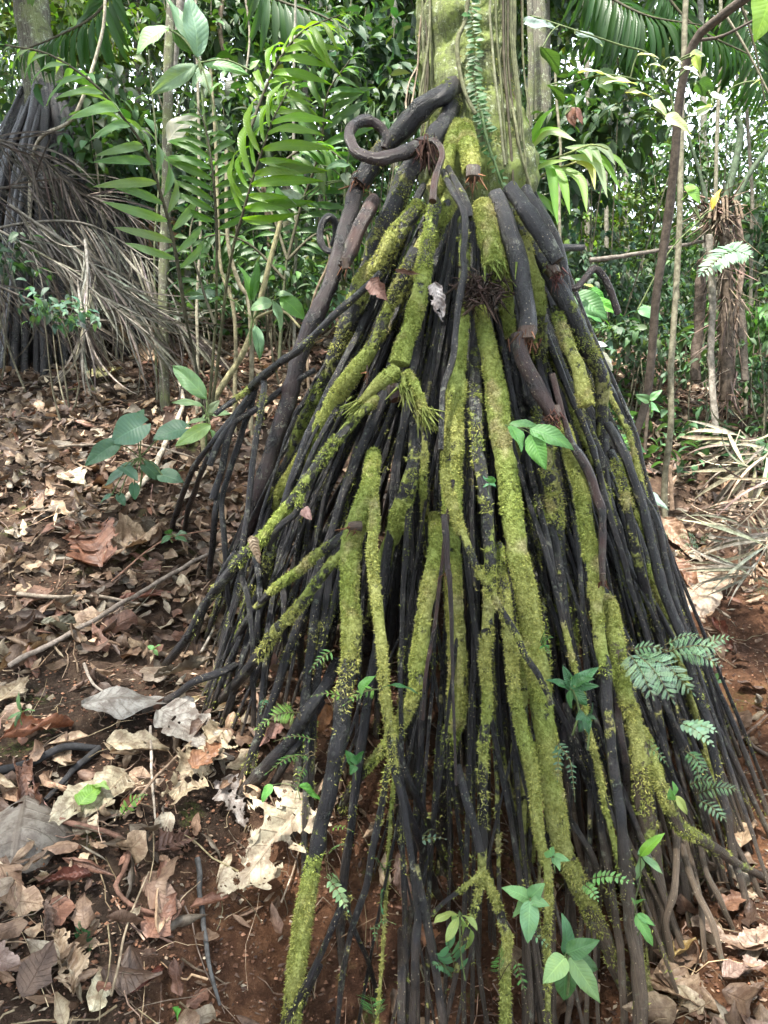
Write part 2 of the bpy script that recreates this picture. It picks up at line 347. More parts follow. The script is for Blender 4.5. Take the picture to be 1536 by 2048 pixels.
def mat_col(name, rough=.7, trans=0.0, scale=40, spec=.3):
    m = NT(name); c = m.attr('col').outputs['Vector']; p = m.pos(); u = m.sep(m.attr('luv').outputs['Vector'])
    n = m.noise(p, scale, 4, .7); st = m.noise(m.comb(m.math('MULTIPLY', u[0], 4), m.math('MULTIPLY', u[1], 9), m.math('MULTIPLY', u[2], 9)), 2.4, 3)
    b = m.mix(m.ss(n, .35, .68), m.mix(1.0, c, (.5, .48, .45), 'MULTIPLY'), m.mix(1.0, c, (1.25, 1.25, 1.25), 'MULTIPLY'))
    b = m.mix(m.math('MULTIPLY', m.ss(st, .5, .7), .35), b, m.mix(1.0, c, (.45, .42, .4), 'MULTIPLY'))
    pr = m.n('BsdfPrincipled', i_Base_Color=b, i_Roughness=rough, i_Normal=m.bump(m.math('ADD', n, st), .5, .004)); pr.inputs['Specular IOR Level'].default_value = spec
    if trans:
        tr = m.n('BsdfTranslucent', i_Color=b); mx = m.n('MixShader', i_0=trans); m.l(pr.outputs[0], mx.inputs[1]); m.l(tr.outputs[0], mx.inputs[2]); m.l(mx.outputs[0], m.out.inputs[0])
    else: m.l(pr.outputs[0], m.out.inputs[0])
    return m.m
def mat_soil():
    m = NT('red_soil'); p = m.pos(); n1 = m.noise(p, 2.2, 4); n2 = m.noise(p, 24, 6, .75); n3 = m.noise(p, 110, 5, .8)
    at = m.sep(m.attr('col').outputs['Vector'])[0]
    c = m.mix(at, m.mix(m.ss(n1, .38, .62), (.055, .039, .029), (.155, .105, .073)), m.mix(m.ss(n1, .38, .62), (.11, .056, .034), (.27, .135, .072)))
    c = m.mix(m.ss(n2, .4, .68), m.mix(1.0, c, (.45, .42, .42), 'MULTIPLY'), c)
    c = m.mix(m.math('MULTIPLY', m.ss(n3, .58, .72), .6), c, m.mix(at, (.13, .08, .055), (.38, .20, .11)))
    c = m.mix(m.math('MULTIPLY', m.ss(m.noise(p, 6, 3), .6, .72), m.ss(n3, .4, .6)), c, (.10, .12, .035))
    bn = m.bump(m.math('ADD', m.math('MULTIPLY', n2, 1.2), n3), 1.0, .02)
    pr = m.n('BsdfPrincipled', i_Base_Color=c, i_Roughness=.9, i_Normal=bn); pr.inputs['Specular IOR Level'].default_value = .15
    m.l(pr.outputs[0], m.out.inputs[0]); return m.m
M = dict(leaf=mat_leaf('green_leaf'), gloss=mat_leaf('glossy_leaf', trans=.25, rough=.28, spec=.6, vein=.5, bump=.6, spots=.12),
         fern=mat_leaf('fern_leaf', trans=.4, rough=.5, nv=6, vein=.15, spots=.15, bump=.1), thin=mat_leaf('thin_leaf', trans=.55, rough=.4, nv=22, vein=.18, spots=.25, bump=.2, tcol=(1.35, 1.45, .35)),
         dead=mat_dead('dead_leaf'), moss=mat_moss(), root=mat_root(),
         bark=mat_bark('mossy_palm_bark', (.034, .038, .018), (.115, .13, .055), mossy=.6), grey=mat_bark('grey_bark', (.05, .045, .035), (.14, .13, .10), mossy=.25),
         stem=mat_col('stem_skin'), straw=mat_col('dry_straw', rough=.65, trans=.1), soil=mat_soil(), fibre=mat_col('root_fibre', rough=.9))
# ================================================================== ground
def build_ground():
    xs = np.concatenate([-np.geomspace(45, 2.6, 34), np.linspace(-2.5, 2.7, 300), np.geomspace(2.8, 45, 34)])
    ys = np.concatenate([np.linspace(-4, .9, 10), np.linspace(1.0, 3.6, 190), np.geomspace(3.63, 90, 120)])
    X, Y = np.meshgrid(xs, ys, indexing='ij'); Z = H(X, Y)
    p = np.stack([X, Y, 0 * X], -1); Z = Z + .004 * N2(p, 95.) + .003 * N3(p, 160.)
    V = np.stack([X, Y, Z], -1).reshape(-1, 3); n, m_ = X.shape
    i = np.arange(n - 1)[:, None] * m_; j = np.arange(m_ - 1)[None]
    Q = np.stack([i + j, i + m_ + j, i + m_ + j + 1, i + j + 1], -1).reshape(-1, 4)
    qx, qy, _ = proj(V); red = np.clip((qx - 420) / 300, 0, 1) * np.clip((qy - 1000) / 250, 0, 1) + np.clip((qx - 250) / 150, 0, 1) * np.clip((qy - 1650) / 250, 0, 1)
    red = np.clip(np.where(V[:, 1] > .5, red, 1) + .25 * N1(V, 3.1), 0, 1); mb = MB(); mb.add(V, Q, col=np.stack([red, red, red], -1)); o = mb.build('ground', M['soil']); o['kind'] = 'structure'
build_ground()

# ================================================================== the stilt palm
AY = 2.7
def axx(z): return .24 + .085 * np.clip((z - CAM[2] + .2) / 1.3, 0, 1.4)
def rcone(z):
    z = np.asarray(z, float) - CAM[2]
    return np.where(z < .69, .42 + (.69 - z) * .35, np.interp(z, [.69, .95, 1.15, 1.6], [.42, .27, .19, .17]))
def conept(px, py, dr=0.0, k=1.0):
    Y = np.linspace(1.2, 3.3, 420); q = P(np.full_like(Y, px), np.full_like(Y, py), Y)
    d = np.hypot(q[:, 0] - axx(q[:, 2]), q[:, 1] - AY) - (rcone(q[:, 2]) * k + dr)
    i = np.argmax(d < 0) if (d < 0).any() else np.argmin(d)
    return q[i]
def pts3(s, dr=0.0, k=1.0, dY=0.0, land=False, tuck=0.0):
    xy = np.array([[float(c) for c in t.split(',')] for t in s.split()])
    q = np.array([conept(x, y, dr, k) for x, y in xy]); Y = q[:, 1] + dY
    if len(Y) > 3:
        for _ in range(2): Y = np.concatenate([[Y[0]], (Y[:-2] + 2 * Y[1:-1] + Y[2:]) / 4, [Y[-1]]])
    if land and xy[-1][1] < 2000:      # let the foot meet the soil
        gy = Gp(*xy[-1])[1]; Y = Y + np.clip(gy - Y[-1] - .02, -.35, .45) * np.linspace(0, 1, len(Y)) ** 2.2
    if tuck: Y[0] += tuck; Y[1] += tuck * .25
    return P(xy[:, 0], xy[:, 1], Y)
def keys(s, n):
    v = np.array([float(c) for c in str(s).split()]); return np.interp(np.linspace(0, 1, n), np.linspace(0, 1, len(v)), v)
def to_ground(q):
    q = [np.array(c) for c in q]; d = nrm(q[-1] - q[-2])
    for k in range(40):
        if q[-1][2] < H(q[-1][0], q[-1][1]) - .04: break
        d = nrm(d + np.array([0, 0, -.12])); q.append(q[-1] + d * .09)
    return np.array(q)
palm = thing('stilt_palm', (float(axx(1.0)), AY, float(H(.3, AY))), 'palm standing on a tall cone of black mossy stilt roots, nearest of the palms', 'palm tree')
nroot = [0]
rest = MB()
def moss_blades(mb, path, rad, moss, mat=1, dens=1.0, seed=0):
    seg = np.linalg.norm(np.diff(path, axis=0), axis=1); mid = (moss[:-1] + moss[1:]) / 2
    if mid.max() < .12: return
    cnt = seg * 2 * np.pi * rad[:-1] * 150000 * dens * np.clip(mid * 1.1, 0, 1); n = int(cnt.sum())
    if n < 5: return
    n = min(n, 34000)
    i = rng.choice(len(seg), n, p=cnt / cnt.sum()); t = rng.random(n)[:, None]
    c = path[i] * (1 - t) + path[i+1] * t; r = rad[i] * (1 - t[:, 0]) + rad[i+1] * t[:, 0]; ms = mid[i]
    tg = nrm(path[i+1] - path[i]); X = nrm(np.cross(tg, rng.normal(size=(n, 3)))); 
    Pn = c + X * r[:, None] * .97
    toc = nrm(CAM - Pn); ok = ((X * toc).sum(1) > -.35)
    nz = N1(Pn, 26.) * .5 + N2(Pn, 60.) * .4 + N3(Pn, 9.) * .75
    ok &= (nz * 1.5 + (ms * .92 - .5) * 1.35 - .22 * (ms < .42)) > rng.normal(0, .12, n)
    Pn, X, tg, ms = Pn[ok], X[ok], tg[ok], ms[ok]; n = len(Pn)
    if n == 0: return
    down = np.array([0, 0, -1.0]); d = nrm(X * (.75 + .5 * rng.random((n, 1))) + down * .35 + rng.normal(0, .55, (n, 3)))
    ln = (.003 + .0075 * rng.random(n) ** 2) * (1 + .5 * (ms < .6) * rng.random(n)); wd = (.0009 + .0012 * rng.random(n))
    s_ = nrm(np.cross(d, rng.normal(size=(n, 3))))
    V = np.stack([Pn - s_ * wd[:, None], Pn + s_ * wd[:, None], Pn + d * ln[:, None]], 1).reshape(-1, 3)
    T = np.arange(3 * n).reshape(-1, 3); rr = np.repeat(rng.random(n), 3)
    mb.add(V, None, T, np.stack([rr, rr, rr], -1), None, None, mat)
def autotan(q, tan):
    zr = q[:, 2] - CAM[2]; a = np.clip((-.92 - zr) / .35, 0, 1) * np.clip((q[:, 0] + .15) / .8, 0.1, 1)
    gz = np.clip(1 - (q[:, 2] - H(q[:, 0], q[:, 1])) / .16, 0, 1) * .45
    return np.clip(np.maximum(np.maximum(tan, .78 * a), gz), 0, 1)
def root(q, wpx=None, moss='0', tan=0.0, red=0.0, ground=True, rad=None, part=None, name='root', label=None, ns=12, step=.02, rough=.15, mb=None, parent=None, blades=1.0):
    q = np.asarray(q); n0 = len(q)
    if rad is None: rad = keys(wpx, n0) * .445 * q[:, 1] / F_PX
    mo = keys(moss, n0) if isinstance(moss, str) else moss
    if ground:
        g = to_ground(q); k = len(g) - n0; q = g; rad = np.concatenate([rad, np.full(k, rad[-1])]); mo = np.concatenate([mo, np.full(k, mo[-1] * .6)])
    s = spline(np.column_stack([q, rad, mo]), step); q, rad, mo = s[:, :3], np.maximum(s[:, 3], .0015), np.clip(s[:, 4], 0, 1)
    sd_ = float(rng.random() * 50)
    wob = np.stack([N1(q + sd_, 5.), N2(q + sd_, 5.), .3 * N3(q + sd_, 5.)], -1) * np.minimum(.007, rad[:, None] * .5) + np.stack([N2(q + sd_, 17.), N1(q + sd_, 17.), 0 * rad], -1) * np.minimum(.003, rad[:, None] * .2)
    q = q + wob; rad = rad * (1 + .10 * N3(q + sd_, 11.) + .07 * N1(q + sd_, 31.))
    # rings and knots now and then
    for _ in range(int(len(q) / 16)):
        i = rng.integers(2, max(3, len(q) - 2)); rad[i] *= 1 + .16 * rng.random()
    ta = autotan(q, tan); at = np.stack([mo, ta, np.full_like(mo, red)], -1)
    own = mb is None
    if own: mb = MB() if nroot[0] < 92 or parent else rest
    tube(mb, q, rad, ns, 0, None, at, rough, sd_)
    moss_blades(mb, q, rad, mo, 1, blades)
    if own:
        if mb is rest: return None
        if not parent: nroot[0] += 1
        return tag(mb.build(name, [M['root'], M['moss'], M['straw'], M['fibre']], parent or palm), label)
def shred(mb, at, d, n=26, ln=.05, spread=.5, rad=.02, mat=3, col=(.09, .03, .018), wd=.0016):
    """torn fibres standing off a broken end"""
    d = nrm(d)
    for _ in range(n):
        o = np.asarray(at) + rng.normal(0, rad * .5, 3); dd = nrm(d + rng.normal(0, spread, 3)); L_ = ln * (.35 + rng.random())
        s_ = nrm(np.cross(dd, rng.normal(size=3))) * wd * (1 + rng.random() * 1.5); b = nrm(np.cross(s_, dd)) * wd
        c = jit(col, 1, .4)[0]
        V = np.array([o - s_, o + s_, o + b, o + dd * L_ + s_ * .3, o + dd * L_ - s_ * .3, o + dd * L_ + b * .3])
        mb.add(V, [(0, 1, 3, 4), (1, 2, 5, 3), (2, 0, 4, 5)], None, None, c, None, mat)

# ---- trunk
tp = np.array([P(x, y, AY) for x, y in ((925, -500), (927, -150), (931, 0), (937, 150), (943, 240), (952, 325), (963, 400), (970, 480))]); tr = np.array([88, 90, 91, 92, 94, 105, 100, 60]) * AY / F_PX
s = spline(np.column_stack([tp, tr]), .018); mb = MB()
a_ = np.zeros((len(s), 3)); tube(mb, s[:, :3], s[:, 3], 40, 0, None, a_, .09, 3)
Vt = mb.V[0]; k = nrm(Vt - np.repeat(s[:, :3], 40, 0)); th = np.tile(np.linspace(0, 2*np.pi, 40, endpoint=False), len(s)); zz = Vt[:, 2]
mb.V[0] = Vt + k * (.010 * np.abs(np.sin(th * 3.5 + N1(np.stack([zz * 2, zz * 0, th], -1)) * 2)) * np.clip((2.9 - zz) / .5, 0, 1) + .006 * N2(Vt, 30.) + .003 * N3(Vt, 75.))[:, None]
for _ in range(2600):
    i = rng.integers(20, len(s) - 8); n_ = nrm(np.array([rng.normal(), -abs(rng.normal()), 0])); q_ = s[i, :3] + n_ * s[i, 3] * 1.0
    if N1(q_, 7.) + N2(q_, 19.) * .6 < .05: continue
    d_ = nrm(n_ + rng.normal(0, .5, 3)); w_ = nrm(np.cross(d_, [0, 0, 1])) * .003
    mb.add([q_ - w_, q_ + w_, q_ + d_ * .009], None, [(0, 1, 2)], rng.random(3), None, None, 1)
tag(mb.build('trunk', [M['bark'], M['moss']], palm), 'greenish mottled trunk')

# ---- roots traced one by one: points, widths, moss, out/in offset, options
RT = [
 # upper left big limbs
 ("906,168 888,186 868,198 832,226 792,270 755,318 722,366", "38 42 44 44 44", ".25 .1 .2", .07, dict(ground=False, label='thick grey limb torn off at its lower end')),
 ("722,352 712,385 700,430 680,500 655,580 628,640 600,715 578,800 552,880 528,970 505,1030 480,1100 458,1180 440,1240", "34 34 36 36 40 34 26", "0", .05, dict(red=.35)),
 ("748,400 735,425 717,461 702,500 690,528", "26 32 34 32 26", "0", .08, dict(red=1, ground=False, label='purple brown root ending in a blunt tip')),
 ("908,205 886,250 850,300 819,344 787,414 756,480 737,535 715,600 690,680 668,760 640,850 600,940", "40 46 46 44 40 30 24", ".35 .3 .4 .2 .1", .03, {}),
 ("916,248 901,297 886,340 866,380", "26 30 28", "1", .05, dict(ground=False)),
 ("926,250 940,297 946,345", "34 38 34", "1", .06, dict(ground=False, label='mossy stub broken open at the end')),
 ("897,336 912,363 928,392 938,416 941,434", "12 14 12", ".3", .12, dict(ground=False)),
 ("889,344 905,380 922,408 930,440 930,480 926,508 928,547 920,594 916,633 909,699 902,730 888,776 885,840 884,900", "14 15 16 14", ".35 0 0", .12, dict(ground=False)),
 ("905,375 889,414 873,445 854,488 832,520 800,580 770,650 735,720 700,800", "38 42 42 34 22", ".8 .8 .5 .3", .02, {}),
 ("842,410 811,449 787,484 768,523 729,566 709,625 680,690 640,780 600,870 570,950 540,1030", "34 42 42 30 24", ".55 .6 .75 .4 .6 .2", .0, {}),
 ("830,500 800,570 766,650 738,700 712,735 690,770 664,812 640,856 608,915 574,973 545,1016 515,1062", "26 26 34 42 40 30", ".3 .6 .9 1 1 1 .9", .05, {}),
 ("868,405 862,450 850,500 842,560 830,612 820,655 806,690 795,728", "28 30 34 36 42", ".3 .8 1 1", .08, dict(ground=False, label='bright mossy root spreading into a claw')),
 ("750,800 712,832 673,881 634,936 600,983 566,1022 525,1073 478,1120 439,1166 408,1209 380,1265 350,1305 324,1335", "22 24 26 24 18", ".9 .6 .3 .9 .3 .1 .1 0", .08, {}),
 ("600,990 590,1026 556,1057 538,1100 528,1140 525,1186 521,1264 515,1330", "14 18 18", ".6 .2 .1", .10, {}),
 ("748,905 740,963 728,1014 709,1061 699,1100 697,1147 699,1225 699,1299 690,1359 682,1437 673,1495 655,1593 637,1671 618,1769 602,1866 588,1960 580,2050", "30 42 46 42 42 40 40 42 44", "1 1 1 1 .98 .35 .1 .1 .9 .95 .8", .12, dict(tuck=.16, label='stout root with a fur of bright green moss')),
 ("700,1066 660,1095 634,1112 595,1143 548,1178 509,1225 478,1272 463,1320 441,1368", "22 20 18 16", ".3 .8 .6 .2 .1", .10, {}),
 ("690,1098 660,1130 634,1162 595,1217 556,1260 523,1310 484,1355 434,1409", "20 24 26 24", ".8 .8 .7 .3 .1", .13, {}),
 ("744,950 746,1000 748,1050 744,1088 748,1166 755,1245 762,1308 766,1378 778,1456 786,1534 798,1573 813,1652 825,1730 835,1827 831,1886 827,2042", "20 24 24 22 22 16 18 20 20", ".9 1 1 .8 .3 .1 .2", .15, dict(tuck=.15)),
 ("784,1470 813,1550 841,1612 872,1683 903,1769", "14 15 14", ".2", .12, {}),
 ("800,1573 821,1632 848,1702 876,1788", "18 18", ".1", .12, {}),
 ("832,1730 844,1780 852,1827 864,1894 876,1972 886,2048", "18 20", ".25 .1", .14, {}),
 ("828,840 830,893 822,944 802,1010 783,1077 767,1139 752,1190 742,1240", "26 36 40 38 30", ".1 .5 .95 .95 .3", .06, {}),
 ("925,440 928,520 927,612 923,658 912,756 908,834 906,932 908,991 906,1049", "26 24 30 40 44 42", ".5 .7 1 1 1 1", .03, dict(ground=False)),
 ("906,1000 908,1100 912,1200 913,1299 915,1339 911,1437 893,1495 888,1612 886,1740", "36 40 42 42 42", "1 1 .9 .8 .15 0", -.02, {}),
 ("959,600 975,698 991,795 1006,873 1018,971 1030,1069 1041,1147 1057,1225 1061,1299 1069,1339 1084,1437 1092,1515 1104,1612 1120,1691 1145,1749 1170,1800 1202,1866 1225,1925 1248,1980", "28 44 48 50 50 52 52 44 40 34", "1 1 1 1 1 1 .9 .6 .4", .05, dict(label='longest mossy root right of the cone centre')),
 ("945,700 952,795 955,912 967,991 975,1108 979,1225 971,1339 975,1398 969,1495 969,1612 967,1691 965,1745", "22 30 28 22 20 22", ".3 .5 .4 .5 .8 .9 .5 .2 .9", .06, dict(ground=False)),
 ("965,1740 995,1800 1010,1847 1020,1870 1016,1925 1014,2048", "20 24 22", "1 .5 .9 1", .10, {}),
 ("964,1740 952,1808 934,1866 915,1945 895,2040", "14 12", ".9 .5 .2", .11, {}),
 ("962,1745 930,1773 888,1804 864,1831", "12 10", ".8 .5", .13, dict(ground=False)),
 ("1060,800 1085,850 1092,932 1104,991 1116,1108 1127,1225 1135,1299 1135,1360 1136,1420", "34 40 42 40", ".1 .5 .45 .4 .3", .0, {}),
 ("1125,850 1139,905 1159,971 1170,1049 1178,1108 1190,1166 1194,1225 1202,1299 1213,1339 1217,1417 1225,1495 1233,1573 1245,1652 1252,1749 1264,1847 1276,1925 1282,2048", "26 32 34 30 28 28 34 36", "1 1 1 1 .8 .4 .2 .15 .1 .2", .06, {}),
 ("1202,1185 1225,1225 1233,1299 1245,1378 1264,1437 1276,1495 1284,1573 1295,1652 1311,1730 1315,1827 1311,1905", "28 38 42 44 40", ".9 .9 .8 .5 .4 .2", .05, dict(tan=.5)),
 ("1280,1460 1311,1534 1334,1593 1358,1652 1397,1675 1436,1698 1483,1730 1536,1761", "30 32 28 16", ".8 .7 .6 .1", .06, dict(tan=.4)),
 ("1356,1650 1354,1730 1346,1788 1330,1847 1350,1945", "18 16", "0", .07, dict(tan=.9)),
 ("1362,1690 1389,1777 1424,1847 1452,1941", "16 13", "0", .06, dict(tan=1)),
 ("1372,1680 1400,1788 1405,1850 1409,1909", "14 12", "0", .04, dict(tan=1)),
 ("1395,1670 1412,1740 1440,1800 1462,1850", "14 12", ".2 0", .05, dict(tan=.9)),
 ("992,392 1014,449 1030,508 1041,566 1051,625 1051,672", "36 40 42 42 36", ".12 .05 0", .09, dict(ground=False, label='grey purple root with a knuckle')),
 ("1036,668 1049,717 1073,764 1092,807 1104,832", "34 36 36 28", "0", .10, dict(ground=False, red=.6, label='bent black root ending in a torn red tip')),
 ("1020,377 1049,422 1077,465 1096,500 1112,524", "34 38 36 30", ".15 0", .10, dict(ground=False)),
 ("1053,375 1084,430 1112,480 1128,530 1140,600", "20 22 16", ".1", .02, dict(ground=False)),
 ("1028,430 1061,480 1088,527 1112,566 1135,609 1158,656 1180,701 1202,744 1207,776 1204,819 1205,873 1209,951 1212,1040 1222,1130 1236,1220", "30 36 38 34 28 22 16", ".6 .3 .5 .4 .1", .03, {}),
 ("1040,480 1058,540 1070,580 1077,620 1082,700 1088,800 1094,900", "36 44 38 26 22", "1 1 .9 .3 .1", .02, {}),
 ("1112,620 1135,690 1155,737 1166,776 1174,811", "24 30 32", ".5 .8 .95", .07, dict(ground=False, label='short root capped with bright moss')),
 ("1217,850 1241,889 1260,932 1276,983 1291,1030 1307,1108 1327,1186 1350,1245 1370,1299 1393,1378 1413,1437 1428,1515 1440,1573 1456,1632 1467,1710 1483,1761 1495,1812", "20 22 22 18 16", ".2 .1", .05, {}),
 ("1221,905 1241,951 1252,1010 1264,1088 1280,1147 1307,1225 1327,1299 1350,1380 1368,1460 1385,1560", "20 22 20", ".5 .5 .4", .03, {}),
 ("1280,985 1311,1038 1327,1108 1342,1186 1366,1264 1378,1310 1400,1400 1420,1500 1450,1600 1475,1690", "16 16 12", ".1", .04, {}),
 ("1104,748 1120,815 1139,881 1160,915 1178,951 1194,998 1205,1030 1205,1088 1205,1159", "12 14 20 22 18 14", "0", .10, dict(ground=False, red=.8)),
 ("1131,1410 1143,1476 1155,1560 1159,1612 1170,1691 1176,1760", "14 14", "0", -.10, {}),
 ("1134,1420 1170,1487 1186,1542 1200,1600", "16 16", "0", -.05, {}),
 ("1150,1500 1186,1589 1206,1652 1225,1710 1238,1770", "14 15", "0", -.02, {}),
 ("1118,1600 1147,1652 1178,1702 1202,1769 1225,1835 1240,1890", "14 16", ".2 0", .03, {}),
 ("1230,1370 1237,1448 1249,1519 1256,1612 1260,1691 1268,1769", "18 18", "0", .08, dict(red=.3)),
 ("1000,1090 1008,1180 1015,1260 1022,1323 1030,1398 1049,1468 1065,1534 1073,1612 1077,1671 1092,1722 1096,1788 1092,1886 1096,2003", "22 26 28 26 16 14", ".6 .8 .9 .9 1 .8", .07, {}),
 ("1034,1440 1041,1573 1049,1652 1050,1720", "36 38", ".4 .5", -.04, {}),
 ("888,940 904,1014 923,1069", "20 26 24", "1", .12, dict(ground=False)),
 ("920,1062 936,1095 952,1135 975,1170 1006,1225 1034,1272 1049,1312 1073,1347 1092,1386 1102,1409", "20 16 14", ".8 .5 .3", .13, dict(ground=False)),
 ("917,1530 934,1593 954,1652 963,1700", "20 20", ".1 .3", .09, dict(ground=False)),
 ("803,1860 803,1950 804,2048", "20 20", ".2", .05, {}),
 ("698,1790 700,1830 719,1880 739,1925 751,1984", "12 12", ".3", .08, {}),
 ("775,1534 762,1612 747,1691 735,1769 723,1808 704,1866 688,1945 677,2030", "16 18 16 12", ".3 .1 .4", .08, {}),
 ("869,1030 869,1108 853,1186 841,1264 830,1330 825,1390 795,1450 762,1503 723,1554 684,1612", "24 34 36 30 22 20", ".9 .9 .8 .3", .04, {}),
 ("672,1325 645,1378 606,1437 579,1484 528,1542 485,1585", "28 32 32", ".1 0", .02, {}),
 ("640,1400 598,1476 567,1530 540,1585", "20 22", "0", .02, {}),
 ("690,1795 645,1898 618,1956 579,2028", "14 18 18", ".1 .25", .14, {}),
 ("640,1930 606,2003 594,2050", "15 17", ".15", .10, {}),
 # left fan of thin roots
 ("762,545 737,570 678,621 600,697 560,725 527,752 504,775", "14 16 19 20", ".15 .1 .3", .12, dict(ground=False, label='long grey root reaching out to the left')),
 ("508,770 490,785 469,800 430,828", "14 14", ".9 .1", .10, dict(ground=False)),
 ("508,772 500,795 477,826 457,869 441,943 424,998", "18 17", "0", .11, dict(ground=False)),
 ("512,772 500,820 484,869 461,943 445,1002 449,1080 453,1158 462,1240", "14 13", "0", .09, {}),
 ("527,760 527,779 512,884 500,963 492,1041 484,1138 496,1197 505,1270 508,1378 508,1468", "14 14 12", ".3 0", .11, {}),
 ("630,740 566,779 520,814 469,845 438,884 420,930", "14 15", "0", .04, dict(ground=False)),
 ("505,785 455,845 420,890 392,930 370,980 356,1015", "12 13", "0", .02, {}),
 ("500,800 452,865 424,905 402,950 388,985 378,1015", "11 12", "0", .0, {}),
 ("500,1080 519,1177 516,1255 522,1310 530,1370", "14 14", ".1", .06, {}),
 ("437,990 430,1025 424,1103 420,1160", "14 14", "0", .05, {}),
 ("480,1100 461,1120 430,1177 402,1228 385,1290", "16 15", ".1", .02, {}),
 ("560,1100 566,1190 570,1280 575,1350", "16 15", "0", .0, {}),
 ("640,1120 622,1200 604,1280 600,1350", "16 15", "0", .0, {}),
 ("470,1330 445,1343 391,1362 352,1390 300,1420", "16 18", ".1", .06, {}),
 ("846,820 850,880 846,960 850,1010 856,1080 850,1150", "16 14 14", ".5 .9 .8 .2", .09, {}),
 ("886,1030 892,1080 895,1140 899,1150 903,1230 905,1330 908,1440 912,1570", "16 14 8 6", "0", .14, dict(ground=False, red=.3)),
 ("845,1440 852,1340 868,1260 884,1130 905,960", "9 10", "0", .12, dict(ground=False, red=.7)),
 ("1000,430 1010,520 1015,600 1020,700 1030,760", "30 34 30", ".8 .9 .5", -.02, {}),
 ("975,470 990,560 1003,640", "24 26", ".5 .2", -.02, {}),
]
for r_ in RT:
    s_, w_, m_, dr, kw = r_
    y0 = float(s_.split()[0].split(',')[1]); tk = kw.pop('tuck', .13 if (y0 > 560 and dr < .09) else (.07 if y0 < 300 else .04 if y0 < 480 else 0))
    root(pts3(s_, dr, land=kw.get('ground', True), tuck=tk), w_, m_, **kw)

# the curled root and its neighbours
mb = MB()
lp = [(845,285),(815,300),(787,312),(748,316),(713,305),(696,273),(709,250),(735,241),(760,254),(773,276),(768,296)]
Yl = np.array([2.40,2.36,2.34,2.32,2.33,2.36,2.40,2.43,2.44,2.44,2.44])
q = np.array([P(a, b, y) for (a, b), y in zip(lp, Yl)])
root(q, "32 29 27 25 24 22 22 19 15", "0 .2 .1", red=.45, ground=False, label='root curled into a closed loop', step=.012)
lp = [(672,505),(650,500),(637,478),(641,448),(655,435),(668,445),(670,470),(662,492)]
root(np.array([P(a, b, 2.62 + .01 * i) for i, (a, b) in enumerate(lp)]), "12 14 16 16 14 12", "0", ground=False, step=.012)
mb = MB(); root(pts3("862,282 873,284 885,309 875,344 869,375 867,402", .13), "12 13 14 15", "0", red=1, ground=False, mb=mb)
for k in range(3): shred(mb, P(850 + 8 * k, 292 + 4 * k, 2.33), (-.1 + .1 * k, -.3, -1), 26, .055, .3, .035, col=(.05, .024, .018), wd=.0035)
shred(mb, P(866, 403, 2.3), (0, 0, -1), 12, .012, .6, .008, col=(.15, .07, .035))
tag(mb.build('broken_root', [M['root'], M['moss'], M['straw'], M['fibre']], palm), 'reddish hanging root below a torn spiky collar')
# right hand hooked root
q = np.array([P(a, b, y) for a, b, y in ((1108,545,2.45),(1122,560,2.40),(1137,576,2.36),(1155,574,2.36),(1173,552,2.40),(1187,537,2.42),(1203,550,2.42),(1218,578,2.42),(1231,612,2.42),(1236,628,2.42))])
root(q, "20 16 15 16 16 15 16 17 16", "0", red=.6, ground=False, label='hooked root jutting out of the cone at the right')
root(np.array([P(1100, 500, 2.7), P(1125, 497, 2.75), P(1166, 495, 2.8)]), "12 15 14", "0", ground=False)
# claw of the mossy root
mb = MB()
cl = [("791,738 776,752 757,768 736,788 716,808", "30 34 30 20 8", .11), ("806,745 808,776", "12 12 8", .14), ("812,742 830,772 842,800 853,824", "16 18 16 10", .12), ("806,755 822,790 836,828", "16 14 8", .10)]
for s_, w_, dr in cl:
    q = pts3(s_, dr); root(q, w_, "1", ground=False, mb=mb); e = q[-1]; shred(mb, e, q[-1] - q[-2], 30, .05, .25, .02, mat=1, wd=.002)
root(pts3("782,772 790,800", .05), "30 26", "0", red=.9, ground=False, mb=mb)
tag(mb.build('root_claw', [M['root'], M['moss'], M['straw'], M['fibre']], palm), 'frayed moss covered claw of broken fingers')
# torn ends
def torn(px, py, dr, d, w_, n=40, col=(.14, .065, .035), ln=.04):
    mb = MB(); q = conept(px, py, dr); root([q + np.array(d) * -.02, q + np.array(d) * .012], f"{w_} {w_*.9}", "0", tan=.4, red=1, ground=False, mb=mb, step=.006, rough=.4)
    shred(mb, q, np.array(d, float), n, ln, .45, w_ * .5 * q[1] / F_PX, col=col); mb.build('torn_root_end', [M['root'], M['moss'], M['straw'], M['fibre']], palm)
torn(722, 366, .08, (-.5, -.2, -.8), 44, 70); torn(1104, 830, .10, (.2, -.3, -.9), 32, 70, (.09, .04, .028), .03); torn(1052, 672, .10, (0, -.2, -1), 40, 30)
torn(946, 350, .07, (.1, -.3, -1), 30, 20); torn(1112, 545, .08, (.2, -.3, -.8), 30, 50, (.08, .03, .025)); torn(691, 530, .08, (0, 0, -1), 22, 8); torn(1205, 1162, .10, (0, 0, -1), 16, 16, (.12, .045, .03), .02)
torn(896, 1142, .13, (0, 0, -1), 12, 8); torn(735, 745, .1, (0, 0, -1), 4, 6); torn(709, 1053, .15, (-1, -.3, 0), 18, 8)
mb = MB()   # hollow stub with hanging debris
root(pts3("962,405 967,430 975,469 985,508 990,533", .07), "34 42 46 46", "1 1 1 .8", ground=False, mb=mb)
shred(mb, conept(990, 535, .07), (.1, -.3, -1), 60, .05, .5, .035, mat=1, wd=.002)
